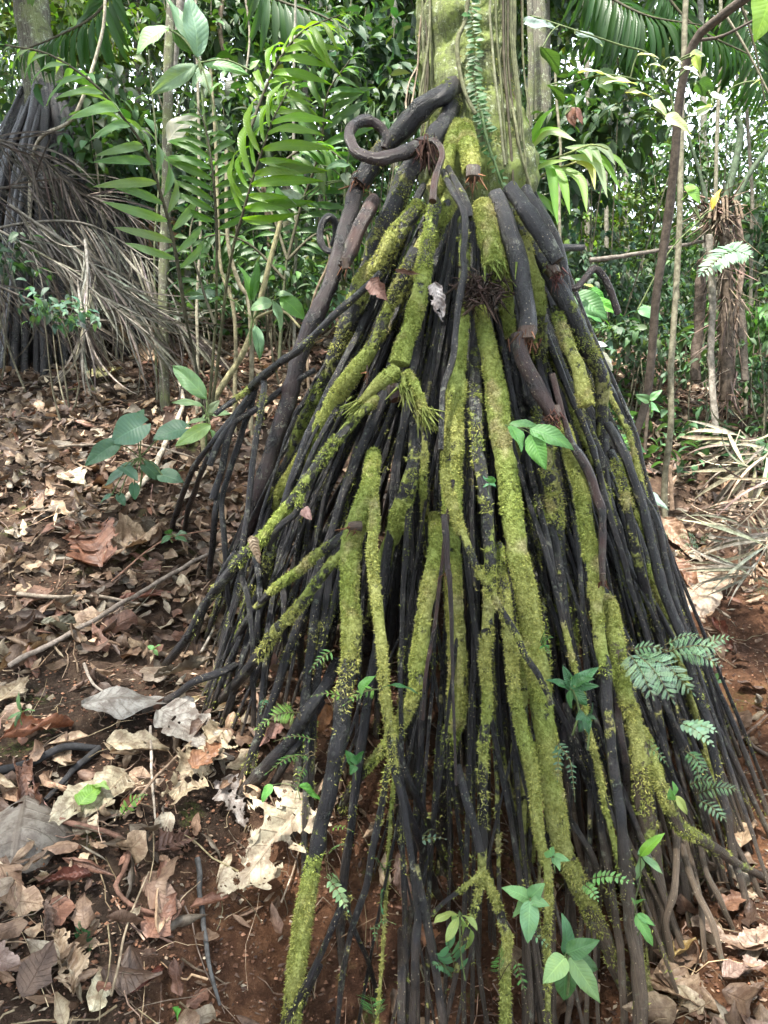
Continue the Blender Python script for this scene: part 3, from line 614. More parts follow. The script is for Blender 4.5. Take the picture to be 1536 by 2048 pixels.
for k in range(130):
    a, b = rng.normal(968, 25), rng.normal(578, 16); q = conept(a, b, .05 + .05 * rng.random())
    shred(mb, q, (rng.normal(0, .8), -.2, -.4), 2, .03 + .04 * rng.random(), .8, .015, col=(.04, .026, .02), wd=.001 + .004 * rng.random() ** 2)
tag(mb.build('hollow_root_stub', [M['root'], M['moss'], M['straw'], M['fibre']], palm), 'hollow mossy stub with brown debris caught under it')

# ---- the rest of the cone: fans of roots from the crown down to the soil
def fan(n, k0, k1, wmin, wmax, zs=(.2, .86), pmoss=.35, front=True, fork=.35, phr=(0, 2*np.pi), ns=8):
    for i in range(n):
        ph = phr[0] + (phr[1] - phr[0]) * (i + rng.random()) / n; k = k0 + (k1 - k0) * rng.random(); z = CAM[2] + zs[0] + (zs[1] - zs[0]) * rng.random() ** .8
        dph = rng.normal(0, .10); rr = wmin + (wmax - wmin) * rng.random() ** 1.6; pts = []; z0 = z; ben = rng.normal(0, .03); kk0 = k * (.5 + .2 * rng.random()) if zs[1] > .5 else k * .8
        while True:
            t = (z0 - z); kk = kk0 + (k - kk0) * min(1, t / .8)
            a = ph + dph * t + ben * math.sin(t * 3.1 + i); r = float(rcone(z)) * kk
            x, y = axx(z) + r * math.sin(a), AY - r * math.cos(a); pts.append((x, y, z))
            if z < H(x, y) - .05 or t > 3.5: break
            z -= .12
        q = np.array(pts)
        if len(q) < 3: continue
        facing = math.cos(ph) > -.2; mo = np.zeros(len(q))
        if facing and rng.random() < pmoss:
            a = rng.random() * .6; b = a + .25 + .5 * rng.random(); u = np.linspace(0, 1, len(q)); mo = np.where((u > a) & (u < b), .45 + .5 * rng.random(), .1)
        elif facing: mo = np.full(len(q), .12 + .18 * rng.random())
        rad = rr * (1 - .25 * np.linspace(0, 1, len(q)) ** 2)
        hid = not facing
        root(q, rad=rad, moss=mo, ground=False, ns=ns if not hid else 6, step=.03 if not hid else .06, mb=rest if (hid or nroot[0] >= 92 or k < .7) else None, blades=.7)
        if not hid and rng.random() < fork and len(q) > 8:
            i0 = int(len(q) * (.45 + .3 * rng.random()))
            for sgn in ((-1, 1) if rng.random() < .4 else (rng.choice([-1, 1]),)):
                b = [q[i0]]; side = np.array([math.cos(ph), math.sin(ph), 0]) * sgn * (.012 + .03 * rng.random()); o = np.array([math.sin(ph), -math.cos(ph), 0]) * .012
                for m2 in range(1, 30):
                    p_ = b[-1] + np.array([0, 0, -.085]) + side * (1 - m2 * .03) + o + np.array([math.sin(ph), -math.cos(ph), 0]) * .022; b.append(p_)
                    if p_[2] < H(p_[0], p_[1]) - .04: break
                root(np.array(b), rad=np.full(len(b), rr * .6), moss=np.full(len(b), .15), ground=False, ns=6, step=.03, mb=rest, blades=.6)
fan(62, .90, .99, .005, .015, phr=(-1.9, 1.9), pmoss=.22)
fan(38, .86, .97, .0045, .009, zs=(-.4, .4), phr=(-.2, 1.9), pmoss=.2)
fan(58, .68, .86, .006, .015, phr=(-2.2, 2.2), pmoss=.08)
fan(34, .90, .98, .012, .020, phr=(1.9, 4.4), pmoss=0, fork=0)
fan(46, .42, .62, .012, .024, pmoss=.0, fork=0)
fan(20, .15, .34, .014, .024, pmoss=.0, fork=0)
tag(rest.build('inner_roots', [M['root'], M['moss'], M['straw'], M['fibre']], palm), 'crowded thin black roots filling the inside of the cone', kind='stuff')
# ================================================================== fallen leaves
BR = [((.20,.125,.09),3.4),((.29,.20,.145),3),((.40,.30,.22),1.9),((.11,.065,.05),3),((.27,.24,.21),1.4),((.50,.43,.34),.9),((.22,.10,.07),1.2),((.15,.12,.10),1.6)]
bc = np.array([b[0] for b in BR]); bw = np.array([b[1] for b in BR]); bw /= bw.sum()
def litter_tm(k):
    r = np.random.default_rng(100 + k)
    return leaf_t(10, 6, ['ovate', 'oblong', 'lance', 'obov'][k % 4], .32 + .3 * r.random(), .25 * r.normal(), r.normal() * 1.1, r.normal() * 1.5, .006 * (k % 3), 9, .25, r.normal() * .8, .07 * r.random(), k)
LT = [litter_tm(k) for k in range(14)]
def soilmask(x, y):
    """1 where litter lies, low on the bare red bank under and beside the cone"""
    px, py, _ = proj(np.stack([x, y, H0(x, y)], -1)); d = np.ones_like(x)
    d = np.where((py > 1580 + .25 * (px - 400)) & (px > 330) & (px < 1300), .16, d)
    d = np.where((py > 1820) & (px <= 420) & (px > 130), .5, d)
    d = np.where((px > 1330) & (py > 1180) & (py < 1760), .18, d)
    d = d * np.where(py > 1350, .5, 1.0)
    d = np.where((np.hypot((x - .24), (y - 2.7)) < .75), .06, d)
    d = np.where((py > 1330) & (py < 1440) & (px < 500), .35, d)
    d = np.where((py > 1150) & (py < 1220) & (px < 150), .4, d)
    return d
def scatter(n, y0, y1, xf, smin, smax, tilt, lift, mb, pw=1.0):
    y = y0 * (y1 / y0) ** (rng.random(n) ** pw); x = (rng.random(n) * 2 - 1) * (y * .62 + .4) * xf
    k = rng.random(n) < soilmask(x, y); x, y = x[k], y[k]; n = len(x)
    nn = gn(x, y); up = nrm(nn + rng.normal(0, tilt, (n, 3))); a = rng.random(n) * 2 * np.pi; d = np.stack([np.cos(a), np.sin(a), 0 * a], -1); d = nrm(d - up * (d * up).sum(-1, keepdims=True))
    flip = rng.random(n) < .45; up[flip] *= -1
    sz = smin + (smax - smin) * rng.random(n) ** 1.8; pos = np.stack([x, y, H(x, y) + lift * rng.random(n) + .004], -1) - d * sz[:, None] * .5 + nn * .35 * sz[:, None] * .15
    ci = bc[rng.choice(len(bc), n, p=bw)] * np.exp(rng.normal(0, .3, (n, 1)))
    # patches of paler and darker litter
    ci = (ci * .78 + ci.mean(-1, keepdims=True) * .22); ci = ci * np.array([1.02, 1.0, .90]); ci = np.clip(ci * .76 * (1 + .35 * N1(np.stack([x, y, 0*x], -1), 1.1)[:, None]), .02, .7); g = rng.integers(0, len(LT), n)
    for t in range(len(LT)):
        m_ = g == t
        if m_.any(): inst(mb, LT[t], pos[m_], d[m_], up[m_], sz[m_], ci[m_])
mb = MB(); scatter(12500, 1.05, 9.0, 1.15, .025, .13, .24, .035, mb, .85)
scatter(2300, 1.3, 6.0, 1.1, .07, .155, .32, .04, mb, .8); scatter(9000, 2.4, 9.0, 1.1, .04, .13, .3, .03, mb, .8)
tag(mb.build('leaf_litter', M['dead']), 'brown and tan dead leaves carpeting the forest floor', 'leaf litter', kind='stuff')
# crumbs, bark bits and fine twigs in the litter
bit = (np.array([(-.5,-.3,0),(.1,-.45,.12),(.5,0,0),(.1,.4,.1),(-.45,.25,-.05)]), np.zeros((0,4),int), np.zeros((5,3)))
def crumbs(n, y0, y1, s0, s1, cols, name, label, mat, soil=False):
    mb = MB(); y = y0 * (y1 / y0) ** rng.random(n); x = (rng.random(n) * 2 - 1) * (y * .62 + .3)
    ok = (rng.random(n) > soilmask(x, y) * .75) if soil else np.ones(n, bool); x, y = x[ok], y[ok]; n = len(x)
    s_ = s0 + (s1 - s0) * rng.random(n) ** 2.5; base = np.array([(1,0,0),(-1,0,0),(0,1,0),(0,-1,0),(0,0,1),(0,0,-1)], float)
    V = base[None] * (1 + rng.normal(0, .3, (n, 6, 1))) * s_[:, None, None] * (np.array([1, .8, .7]) if soil else np.array([1.3, .5, .3])) 
    a = rng.random(n) * 6.28; ca, sa = np.cos(a), np.sin(a); Vx = V[..., 0] * ca[:, None] - V[..., 1] * sa[:, None]; Vy = V[..., 0] * sa[:, None] + V[..., 1] * ca[:, None]
    V = np.stack([Vx, Vy, V[..., 2]], -1) + np.stack([x, y, H(x, y) + s_ * .3], -1)[:, None]
    f = np.array([(0,2,4),(2,1,4),(1,3,4),(3,0,4),(2,0,5),(1,2,5),(3,1,5),(0,3,5)]); T = (f[None] + (np.arange(n) * 6)[:, None, None]).reshape(-1, 3)
    c = np.array(cols)[rng.integers(0, len(cols), n)] * np.exp(rng.normal(0, .3, (n, 1)))
    mb.add(V.reshape(-1, 3), None, T, None, np.repeat(np.clip(c, 0, .8), 6, 0)); tag(mb.build(name, M[mat], smooth=False), label, name.replace('_', ' '), kind='stuff')
crumbs(52000, 1.05, 4.0, .001, .0085, [(.12,.06,.036),(.16,.08,.048),(.07,.038,.027),(.19,.10,.062)], 'soil_crumbs', 'red crumbly soil grains on the bank and between the roots', 'fibre', True)
crumbs(24000, 1.05, 5.0, .002, .011, [(.16,.10,.07),(.24,.18,.13),(.09,.055,.04),(.19,.13,.09),(.08,.05,.04),(.30,.25,.19),(.13,.08,.06)], 'bark_crumbs', 'small flakes of bark and leaf scattered over the forest floor', 'straw')
mb = MB()
for _ in range(1500):
    y = 1.1 * (6 / 1.1) ** rng.random(); x = (rng.random() * 2 - 1) * (y * .62 + .2); a = rng.random() * 6.28; L_ = .04 + .22 * rng.random() ** 2
    t = np.linspace(0, 1, 6)[:, None]; p = np.array([x, y, 0]) + t * L_ * np.array([math.cos(a), math.sin(a), 0]) + np.cumsum(rng.normal(0, .006, (6, 3)), 0); p[:, 2] = H(p[:, 0], p[:, 1]) + .01 + .03 * rng.random() + .02 * rng.normal() * t[:, 0]
    tube(mb, p, np.linspace(1, .4, 6) * (.0009 + .0022 * rng.random() ** 2), 5, 0, jit((.26,.19,.13), 1, .5)[0], cap=False)
tag(mb.build('fallen_twigs', M['straw']), 'thin dry twigs strewn through the leaf litter', 'twigs', kind='stuff')

def dead(x0, y0, x1, y1, asp, col, label, shape='ovate', roll=.5, droop=.3, corr=.006, jag=.2, holes=0.0, lift=.03, tilt=(0, 0, 0), face=None, Y=None, wav=.05, seed=None, ncorr=9, name='dead_leaf', mat='dead', fold=.1):
    seed = seed or (x0 + y0) % 997
    if Y is None:
        a, b = Gp(x0, y0), Gp(x1, y1); up = gn(*((a + b)[:2] / 2)) + np.array(tilt); a = a + np.array([0, 0, lift]); b = b + np.array([0, 0, lift * 1.3])
    else:
        a, b = P(x0, y0, Y), P(x1, y1, Y - .03); up = nrm(CAM - a) + np.array(tilt)
    L_ = np.linalg.norm(b - a); V, Q, L = leaf_t(*((110, 56) if holes > .3 else (40, 22)), shape, asp, fold, droop, roll, corr, ncorr, jag, 0, wav, seed)
    if holes:
        r = np.random.default_rng(seed); cen = V[Q].mean(1); k = np.ones(len(Q), bool)
        for _ in range(int(34 * holes)): c = cen[r.integers(len(cen))]; k &= np.linalg.norm((cen - c)[:, :2] * [1, .8], axis=1) * (1 + .35 * N1(cen * 1.0 + seed, 22.)) > .006 + .032 * r.random() ** 3
        e = np.abs(L[Q].mean(1)[:, 1]); 
        for _ in range(int(9 * holes)): c = cen[r.choice(np.where(e > .85)[0])]; k &= np.linalg.norm((cen - c)[:, :2], axis=1) * (1 + .4 * N2(cen + seed, 16.)) > .02 + .055 * r.random()
        Q = Q[k]
    mb = MB(); inst(mb, (V, Q, L), a, nrm(b - a), nrm(up), L_, np.array(col) * (.60 if mat == 'dead' else 1)); o = mb.build(name, M[mat], origin=a)
    return tag(o, label, 'leaf' if mat != 'dead' else 'dead leaf', 'notable fallen leaves')
D = dead
D(628,1625,420,1885,.44,(.56,.50,.38),'large pale tan dead leaf riddled with holes beside the stout mossy root','ovate',.35,.25,.004,.5,1.6,.05,seed=11)
D(52,1640,10,1835,.95,(.20,.18,.16),'broad grey brown leathery leaf at the left edge, domed like a tent','ovate',-1.2,.5,.003,.1,.2,.05,seed=3)
D(165,1462,362,1448,.42,(.30,.29,.275),'smooth grey leaf lying flat above the tan upturned one','ovate',-.5,.3,.003,.1,0,.07)
D(215,1535,345,1530,.5,(.46,.40,.29),'tan upturned leaf under the smooth grey leaf','ovate',.6,.5,.003,.15,0,.06)
D(455,1500,330,1660,.42,(.52,.44,.31),'lacy cream leaf with a torn lower edge','ovate',.3,.3,.008,.6,1.2,.06,ncorr=12)
D(320,1455,470,1560,.5,(.44,.42,.39),'pale grey leaf with dark veins right of the tan upturned leaf','ovate',.4,.2,.006,.2,.2,.045)
D(215,1590,90,1700,.36,(.52,.48,.37),'cream leaf pointing down left near the grey domed leaf','lance',.3,.2,.003,.2,0,.04)
D(255,1585,175,1680,.5,(.42,.38,.28),'pale olive leaf with white mould spots','ovate',.3,.2,.003,.15,.2,.05)
D(0,1515,150,1470,.4,(.30,.13,.075),'rusty red leaf curled lengthwise at the left edge','oblong',2.2,.4,.01,.2,0,.04)
D(185,1785,85,1800,.42,(.16,.055,.04),'dark maroon leaf with crimped ribs','ovate',1.4,.5,.02,.2,0,.04)
D(210,1140,345,1050,.40,(.47,.36,.26),'long light brown corrugated leaf in the middle of the left litter','ovate',.8,.3,.012,.2,.1,.05,ncorr=13)
D(205,1160,160,1050,.6,(.26,.125,.08),'dark rust leaf with pale speckles standing on its base','ovate',.7,.5,.006,.4,.3,.06,tilt=(0,-.6,0))
D(85,1290,195,1285,.42,(.19,.19,.14),'olive grey leaf arched like a bridge','oblong',1.2,2.0,.018,.1,0,.07,ncorr=12)
D(0,1365,120,1290,.30,(.38,.26,.15),'ochre leaf folded along its midrib at the left edge','lance',2.0,.3,.004,.1,0,.04)
D(232,1222,352,1198,.26,(.30,.13,.09),'narrow reddish leaf above the long thin stick','lance',.7,.2,.008,.1,0,.03)
D(352,1018,400,1020,.8,(.62,.57,.50),'whitish rounded leaf beside the thin left roots','ovate',.3,.2,.006,.3,0,.05)
D(125,965,170,990,.7,(.58,.54,.42),'cream yellow leaf scrap in the left litter','ovate',.3,.2,.003,.4,0,.04)
D(196,778,222,755,.8,(.45,.46,.22),'yellow green leaf scrap near the grey sapling','ovate',.3,.2,.003,.3,0,.06)
D(590,1395,465,1395,.34,(.30,.22,.15),'brown curled leaf with wavy edge below the left roots','lance',1.7,.5,.012,.3,0,.05)
D(310,1395,430,1382,.30,(.21,.18,.14),'dull brown leaf rolled into a gutter','oblong',2.0,-.5,.015,.2,0,.06)
D(580,1455,510,1520,.5,(.36,.21,.18),'pinkish brown leaf by the black slanting roots','ovate',.5,.2,.003,.4,.2,.03)
D(385,1600,445,1570,.6,(.42,.22,.12),'orange brown leaf lying on the lacy cream leaf','ovate',.8,.4,.004,.4,.2,.09)
D(310,1730,400,1690,.40,(.24,.14,.11),'crumpled brown leaf above the sunlit soil','ovate',1.0,.4,.01,.5,.4,.03)
D(440,1590,500,1700,.40,(.34,.31,.30),'greyish leaf with torn edge next to the big holed leaf','ovate',.5,.3,.004,.5,.5,.04)
D(150,2045,115,1900,.36,(.44,.34,.24),'skeleton brown leaf upright in the lower left soil','lance',1.0,.3,.01,.6,.6,.04)
D(-30,1960,55,2000,.6,(.40,.30,.27),'pinkish tan leaf in the bottom left corner','ovate',.3,.2,.006,.2,.2,.04)
D(330,1960,268,2020,.25,(.22,.07,.05),'slim dark red leaf in the lower left soil','lance',1.6,.2,.006,.1,0,.03)
D(95,1850,110,1930,.5,(.20,.14,.115),'three pronged curled brown leaf in the lower left','oblong',2.2,1.2,.02,.5,.3,.05)
D(45,1560,70,1690,.35,(.26,.14,.10),'reddish crumpled leaf above the cream leaf','lance',1.8,.6,.015,.4,.2,.04)
D(-20,1440,60,1380,.5,(.36,.30,.21),'flat olive tan leaf by the small herb','ovate',.3,.2,.004,.2,.1,.04)
D(105,1200,20,1250,.5,(.29,.17,.12),'russet leaf at the left under the thick litter','ovate',.4,.3,.006,.2,.2,.04)
D(250,990,330,960,.45,(.34,.22,.15),'warm brown leaf behind the heart leaved plant','ovate',.9,.3,.008,.2,0,.04)
D(30,545,62,600,.9,(.40,.28,.19),'big tan leaf at the far left under the straw heap','ovate',.9,.4,.004,.2,0,.1)
D(280,700,300,760,.6,(.42,.30,.19),'curled tan leaf left of the grey sapling base','ovate',1.6,.6,.012,.2,0,.1)
D(868,565,885,640,.42,(.38,.37,.40),'grey lavender leaf hanging on the roots by its tip','ovate',.7,.5,.010,.2,.2,Y=1.98)
D(740,560,772,598,.62,(.30,.17,.14),'brown leaf caught on the long grey root','ovate',.7,.4,.008,.2,.1,Y=2.12)
D(790,540,838,548,.3,(.22,.13,.10),'narrow dry leaf lodged among the upper roots','lance',1.5,.4,.008,.3,0,Y=2.06)
D(502,1072,520,1128,.5,(.46,.38,.28),'small tan leaf curled around a left root','ovate',1.5,.5,.02,.2,0,Y=1.96)
D(606,1018,622,1038,.7,(.52,.33,.31),'tiny pink leaf stuck on the black roots','ovate',.6,.3,.004,.1,0,Y=1.93)
D(655,1408,640,1468,.6,(.36,.17,.07),'orange brown leaf tucked behind the stout mossy root','ovate',.9,.4,.006,.1,0,Y=2.0)
D(795,1706,820,1830,.30,(.45,.30,.24),'long brown leaf standing between the lower centre roots','oblong',1.0,.3,.004,.3,0,Y=1.80)
D(870,1880,830,1850,.6,(.42,.22,.12),'orange leaf low behind the palmate seedling','ovate',.8,.3,.004,.3,0,Y=1.72)
D(1228,925,1282,965,.85,(.24,.11,.06),'dark rust leaf wedged behind the right hand roots','ovate',.8,.5,.004,.1,0,Y=2.85)
D(1325,1060,1385,1135,.38,(.36,.25,.18),'brown ribbed leaf leaning on the bank right of the cone','ovate',.9,.5,.012,.1,0,.06,tilt=(-.5,-.5,0))
D(1345,1150,1405,1205,.55,(.30,.17,.11),'chestnut leaf with deep ribs below the ribbed brown one','ovate',.9,.8,.016,.2,0,.06)
D(1415,1160,1372,1270,.5,(.46,.38,.30),'large greyish tan leaf draped over the right bank','ovate',.5,.6,.006,.2,.1,.05)
D(1425,1250,1465,1310,.3,(.22,.08,.055),'narrow maroon leaf on the red bank','lance',1.3,.4,.006,.2,0,.03)
D(1300,1985,1440,2045,.55,(.42,.31,.22),'broad brown leaf with edges turned up on the trail','ovate',.9,.4,.005,.2,.1,.03)
D(1335,1965,1385,1930,.5,(.50,.38,.15),'mustard yellow leaf at the foot of the roots','ovate',.4,.3,.003,.1,0,.06)
D(1445,1990,1530,1955,.6,(.42,.31,.27),'pinkish brown leaf on the trail at the right','ovate',.6,.3,.006,.2,.2,.04)
D(1470,2050,1520,1990,.5,(.32,.24,.19),'dull brown leaf in the bottom right corner','ovate',.7,.4,.006,.2,.1,.03)
D(1485,1930,1545,1880,.55,(.52,.40,.32),'pale peach leaf at the right edge of the trail','ovate',.4,.3,.005,.2,.1,.04)
D(1440,1850,1490,1822,.65,(.36,.20,.13),'small copper leaf below the slanting brown roots','ovate',.5,.4,.003,.2,0,.04)
D(1480,1730,1500,1660,.5,(.46,.35,.24),'upright tan leaf on the right bank','ovate',.7,.4,.006,.2,0,.05)
D(1215,1815,1248,1875,.55,(.30,.24,.19),'brown leaf coiled among the right lower roots','ovate',1.8,.9,.01,.2,0,Y=1.86)
D(1380,1880,1450,1910,.35,(.50,.40,.33),'long pale leaf beside the trail edge','lance',.7,.3,.004,.2,0,.04)
D(1300,1905,1260,1965,.5,(.34,.25,.2),'brown leaf at the root tips on the trail','ovate',.9,.3,.006,.3,.3,.03)
D(1440,1010,1520,930,.28,(.38,.26,.17),'twisted brown leaf lying in the dry palm leaflets at right','lance',1.9,.8,.02,.1,0,.08,ncorr=14)
D(1395,925,1440,960,.6,(.44,.38,.30),'round tan leaf on the right hand slope','ovate',.4,.3,.003,.1,0,.06)
D(160,1665,205,1640,.7,(.13,.25,.05),'fallen green leaf on the cream one','ovate',.3,.2,.002,.1,0,.07,mat='leaf',name='green_leaf')
D(192,1630,222,1655,.6,(.15,.24,.07),'yellowish green fallen leaf beside the mouldy olive leaf','ovate',.3,.2,.002,.1,0,.08,mat='leaf',name='green_leaf')
# ---- sticks
def stick(pts, w, col, label, lift=.02, name='stick', mat='straw', cat='stick', Y=None):
    q = np.array([Gp(x, y) + [0, 0, lift] for x, y in pts]) if Y is None else np.array([P(x, y, yy) for (x, y), yy in zip(pts, Y)])
    n = len(q); r = np.linspace(w, w * .6, n) * .5 * q[:, 1] / F_PX; s = spline(np.column_stack([q, r]), .02); s[:, :3] += .004 * np.stack([N1(s[:, :3], 20), N2(s[:, :3], 20), N3(s[:, :3], 20)], -1)
    mb = MB(); tube(mb, s[:, :3], s[:, 3] * (1 + .12 * N1(s[:, :3], 60)), 8, 0, np.array(col), None, .1); return tag(mb.build(name, M[mat], origin=q[0]), label, cat)
stick([(20,1370),(170,1290),(290,1215),(390,1155),(455,1125)], 12, (.24,.20,.17), 'long thin grey stick slanting up to the left roots', .06)
stick([(35,1215),(110,1228),(200,1222),(300,1238)], 9, (.34,.28,.22), 'pale stick lying level in the left litter', .05)
stick([(225,1205),(330,1120),(440,1100)], 4, (.30,.17,.12), 'thin reddish twig crossing the corrugated leaf', .08)
stick([(60,1652),(130,1675),(190,1685),(235,1700),(258,1735),(250,1775),(232,1810),(262,1840),(300,1862),(345,1868),(365,1835)], 13, (.20,.11,.08), 'dark bent root lying on the lower left soil', .035, 'bare_root', 'straw', 'root')
stick([(-20,1565),(60,1545),(130,1520),(200,1515)], 22, (.03,.03,.033), 'black surface root at the left under the rusty leaf', .02, 'surface_root', 'straw', 'root')
stick([(200,1515),(150,1565),(90,1620)], 17, (.035,.035,.038), 'black root branching down from the surface root', .02, 'surface_root', 'straw', 'root')
stick([(250,1700),(320,1610),(385,1545)], 7, (.24,.17,.12), 'straight brown twig pointing at the lacy leaf', .08)
stick([(300,1490),(305,1600),(312,1680)], 7, (.36,.31,.26), 'upright pale twig among the big leaves', .05)
stick([(395,1740),(415,1930),(440,2048)], 12, (.10,.10,.10), 'grey dead root end in the lower left centre', .03)
stick([(170,1360),(190,1400),(215,1418)], 7, (.30,.26,.22), 'short knobbly twig on the dark soil', .04)
stick([(225,2040),(258,1900),(300,1790)], 6, (.30,.24,.17), 'thin twig on the sunlit soil', .05)
stick([(250,1025),(300,975),(335,900),(365,830),(360,780)], 12, (.55,.48,.38), 'bleached bamboo like stick behind the heart leaved plant', .05)
stick([(70,930),(180,915),(300,918),(420,955)], 6, (.22,.18,.14), 'slender brown stick crossing the left slope', .06)
stick([(405,1335),(440,1260),(480,1180)], 6, (.38,.35,.30), 'dry grass like stalk under the left roots', .05)
stick([(1180,520),(1290,505),(1420,480)], 10, (.16,.14,.12), 'dark fallen branch across the clearing at right', 0, Y=[4.2,4.3,4.5])
stick([(1395,880),(1500,905),(1540,1000)], 10, (.22,.18,.15), 'grey branch on the right slope', .06)
stick([(1345,1020),(1342,960),(1340,930)], 10, (.24,.17,.12), 'short brown stump of a twig on the right slope', 0, Y=[3.6,3.6,3.6])
stick([(1420,1560),(1480,1500),(1536,1450)], 8, (.18,.12,.09), 'thin root exposed on the red bank', .03, 'bare_root', 'straw', 'root')
stick([(1400,1385),(1450,1440),(1500,1500),(1545,1530)], 12, (.13,.10,.08), 'dark root running down the red bank', .02, 'bare_root', 'straw', 'root')
# ================================================================== small plants
G1 = (.075,.16,.04); G2 = (.045,.12,.045); G3 = (.13,.25,.05); GB = (.055,.125,.075); GP = (.16,.26,.12)
def frontY(pts, Y):
    if Y > 2.45: return Y
    for x, y in pts:
        if 470 < x < 1500 and y > 560:
            q = conept(x, y, .085)
            if math.hypot(q[0] - axx(q[2]), q[1] - AY) - rcone(q[2]) < .1 and q[2] > H0(q[0], q[1]) - .1: Y = min(Y, q[1])
    return Y
def upv(a, b, mixu=.6, r=.25): return nrm(nrm(CAM - a) * (1 - mixu) + np.array([0, 0, mixu]) + rng.normal(0, r, 3))
def plant(name, label, cat, base, Y, leaves, col, shape='ovate', mat='leaf', asp=.42, stemw=5, stemcol=(.10,.14,.05), droop=.7, mixu=.5, ground=True, heart=0.0, hub=None, group=None, nv=None, branches=(),  corr=.004, fold=.18, jag=.02):
    Y = frontY([p for l in leaves for p in (l[:2], l[2:4])], Y); b = P(base[0], base[1], Y); root_ = thing(name, b, label, cat, group); mb = MB(); hubp = P(hub[0], hub[1], Y) if hub else b
    if hub: q = spline(np.array([b, (b + hubp) / 2 + rng.normal(0, .006, 3), hubp]), .03); tube(mb, q, stemw * .5 * Y / F_PX, 7, 0, stemcol)
    bs = [spline(np.array([P(*p) for p in bb]), .02) for bb in branches]
    for bb in bs: tube(mb, bb, np.linspace(1, .5, len(bb)) * stemw * .45 * bb[0, 1] / F_PX, 7, 0, stemcol)
    bs = np.vstack(bs) if bs else None
    lv = []
    for i, l in enumerate(leaves):
        x0, y0, x1, y1 = l[:4]; a_ = l[4] if len(l) > 4 and l[4] else asp; dy = l[5] if len(l) > 5 else rng.normal(-.02, .04); c = l[6] if len(l) > 6 else col
        a = P(x0, y0, Y + dy * .5); e = P(x1, y1, Y + dy); L_ = np.linalg.norm(e - a)
        s0 = hubp if bs is None else bs[np.argmin(np.linalg.norm(bs - a, axis=1))]; mid = (s0 + a) / 2 + np.array([0, 0, .12 * np.linalg.norm(a - s0)])
        if np.linalg.norm(a - s0) > .004: tube(mb, spline(np.array([s0, mid, a]), .02), stemw * .32 * Y / F_PX, 6, 0, stemcol)
        dr = droop * (.6 + .8 * rng.random()); d = nrm(e - a); u = upv(a, e, mixu); u = nrm(u - d * (u @ d)); d2 = nrm(d * math.cos(dr / 2) + u * math.sin(dr / 2)); Lc = L_ * (dr / 2) / math.sin(dr / 2)
        tm = leaf_t(18, 8, shape, a_, fold, dr, 0, corr, 9, jag, rng.normal() * .2, .03, int(rng.integers(999)), heart)
        m2 = MB(); inst(m2, tm, a, d2, u, Lc, jit(c, 1, .12)[0]); lv.append(m2)
    if mb.n: mb.build('stem', M['stem'], root_)
    for m2 in lv: m2.build('leaf', M[mat], root_)
    return root_
def pinna_t(asp=.32, nlobe=5, seed=0):
    """a pinna with lobed edges, flat-ish"""
    return leaf_t(2 * nlobe + 4, 4, 'lance', asp, .1, .35, 0, 0, 5, .0, 0, .02, seed)
def lobed(asp=.36, n=6):
    u = np.linspace(0, 1, n * 3 + 1); w_ = np.sin(np.pi * np.clip(u, .02, .98) ** .6) * asp / 2 * (.55 + .45 * np.abs(np.sin(np.pi * u * n))); V = []; 
    for i, x in enumerate(u):
        for v in (-1, 0, 1): V.append((x + .04 * abs(v), v * w_[i], -.12 * x * x + .06 * abs(v) * w_[i]))
    Q = [(i*3 + j, (i+1)*3 + j, (i+1)*3 + j + 1, i*3 + j + 1) for i in range(len(u) - 1) for j in (0, 1)]
    return np.array(V), np.array(Q), np.array([(x, v, 0) for x in u for v in (-1, 0, 1)], float)
def bipin(n=10, asp=.36):
    Vs, Qs, Ls, k = [], [], [], 0; tl = leaf_t(2, 2, 'lance', .42, .1, .2)
    for i in range(n):
        u = .04 + .94 * i / n; ln = asp * .5 * max(.22, math.sin(math.pi * min(.97, u * .8 + .16)) ** .8)
        for sg in (-1, 1):
            d = nrm(np.array([.45, sg * .9, -.08])); R = frame(d[None], np.array([0, 0, 1.]))[0]; Vs.append(tl[0] @ R.T * ln + [u, 0, -.18 * u * u]); Qs.append(tl[1] + k); Ls.append(tl[2]); k += len(tl[0])
    Vs.append(np.array([(0, -.008, 0), (0, .008, 0), (1, .004, -.18), (1, -.004, -.18)])); Qs.append(np.array([(0, 1, 2, 3)]) + k); Ls.append(np.zeros((4, 3)))
    return np.vstack(Vs), np.vstack(Qs), np.vstack(Ls)
LOB = bipin(); LEAFLET = leaf_t(6, 2, 'lance', .3, .15, .4); ROUND = leaf_t(5, 4, 'ovate', .6, .1, .3)
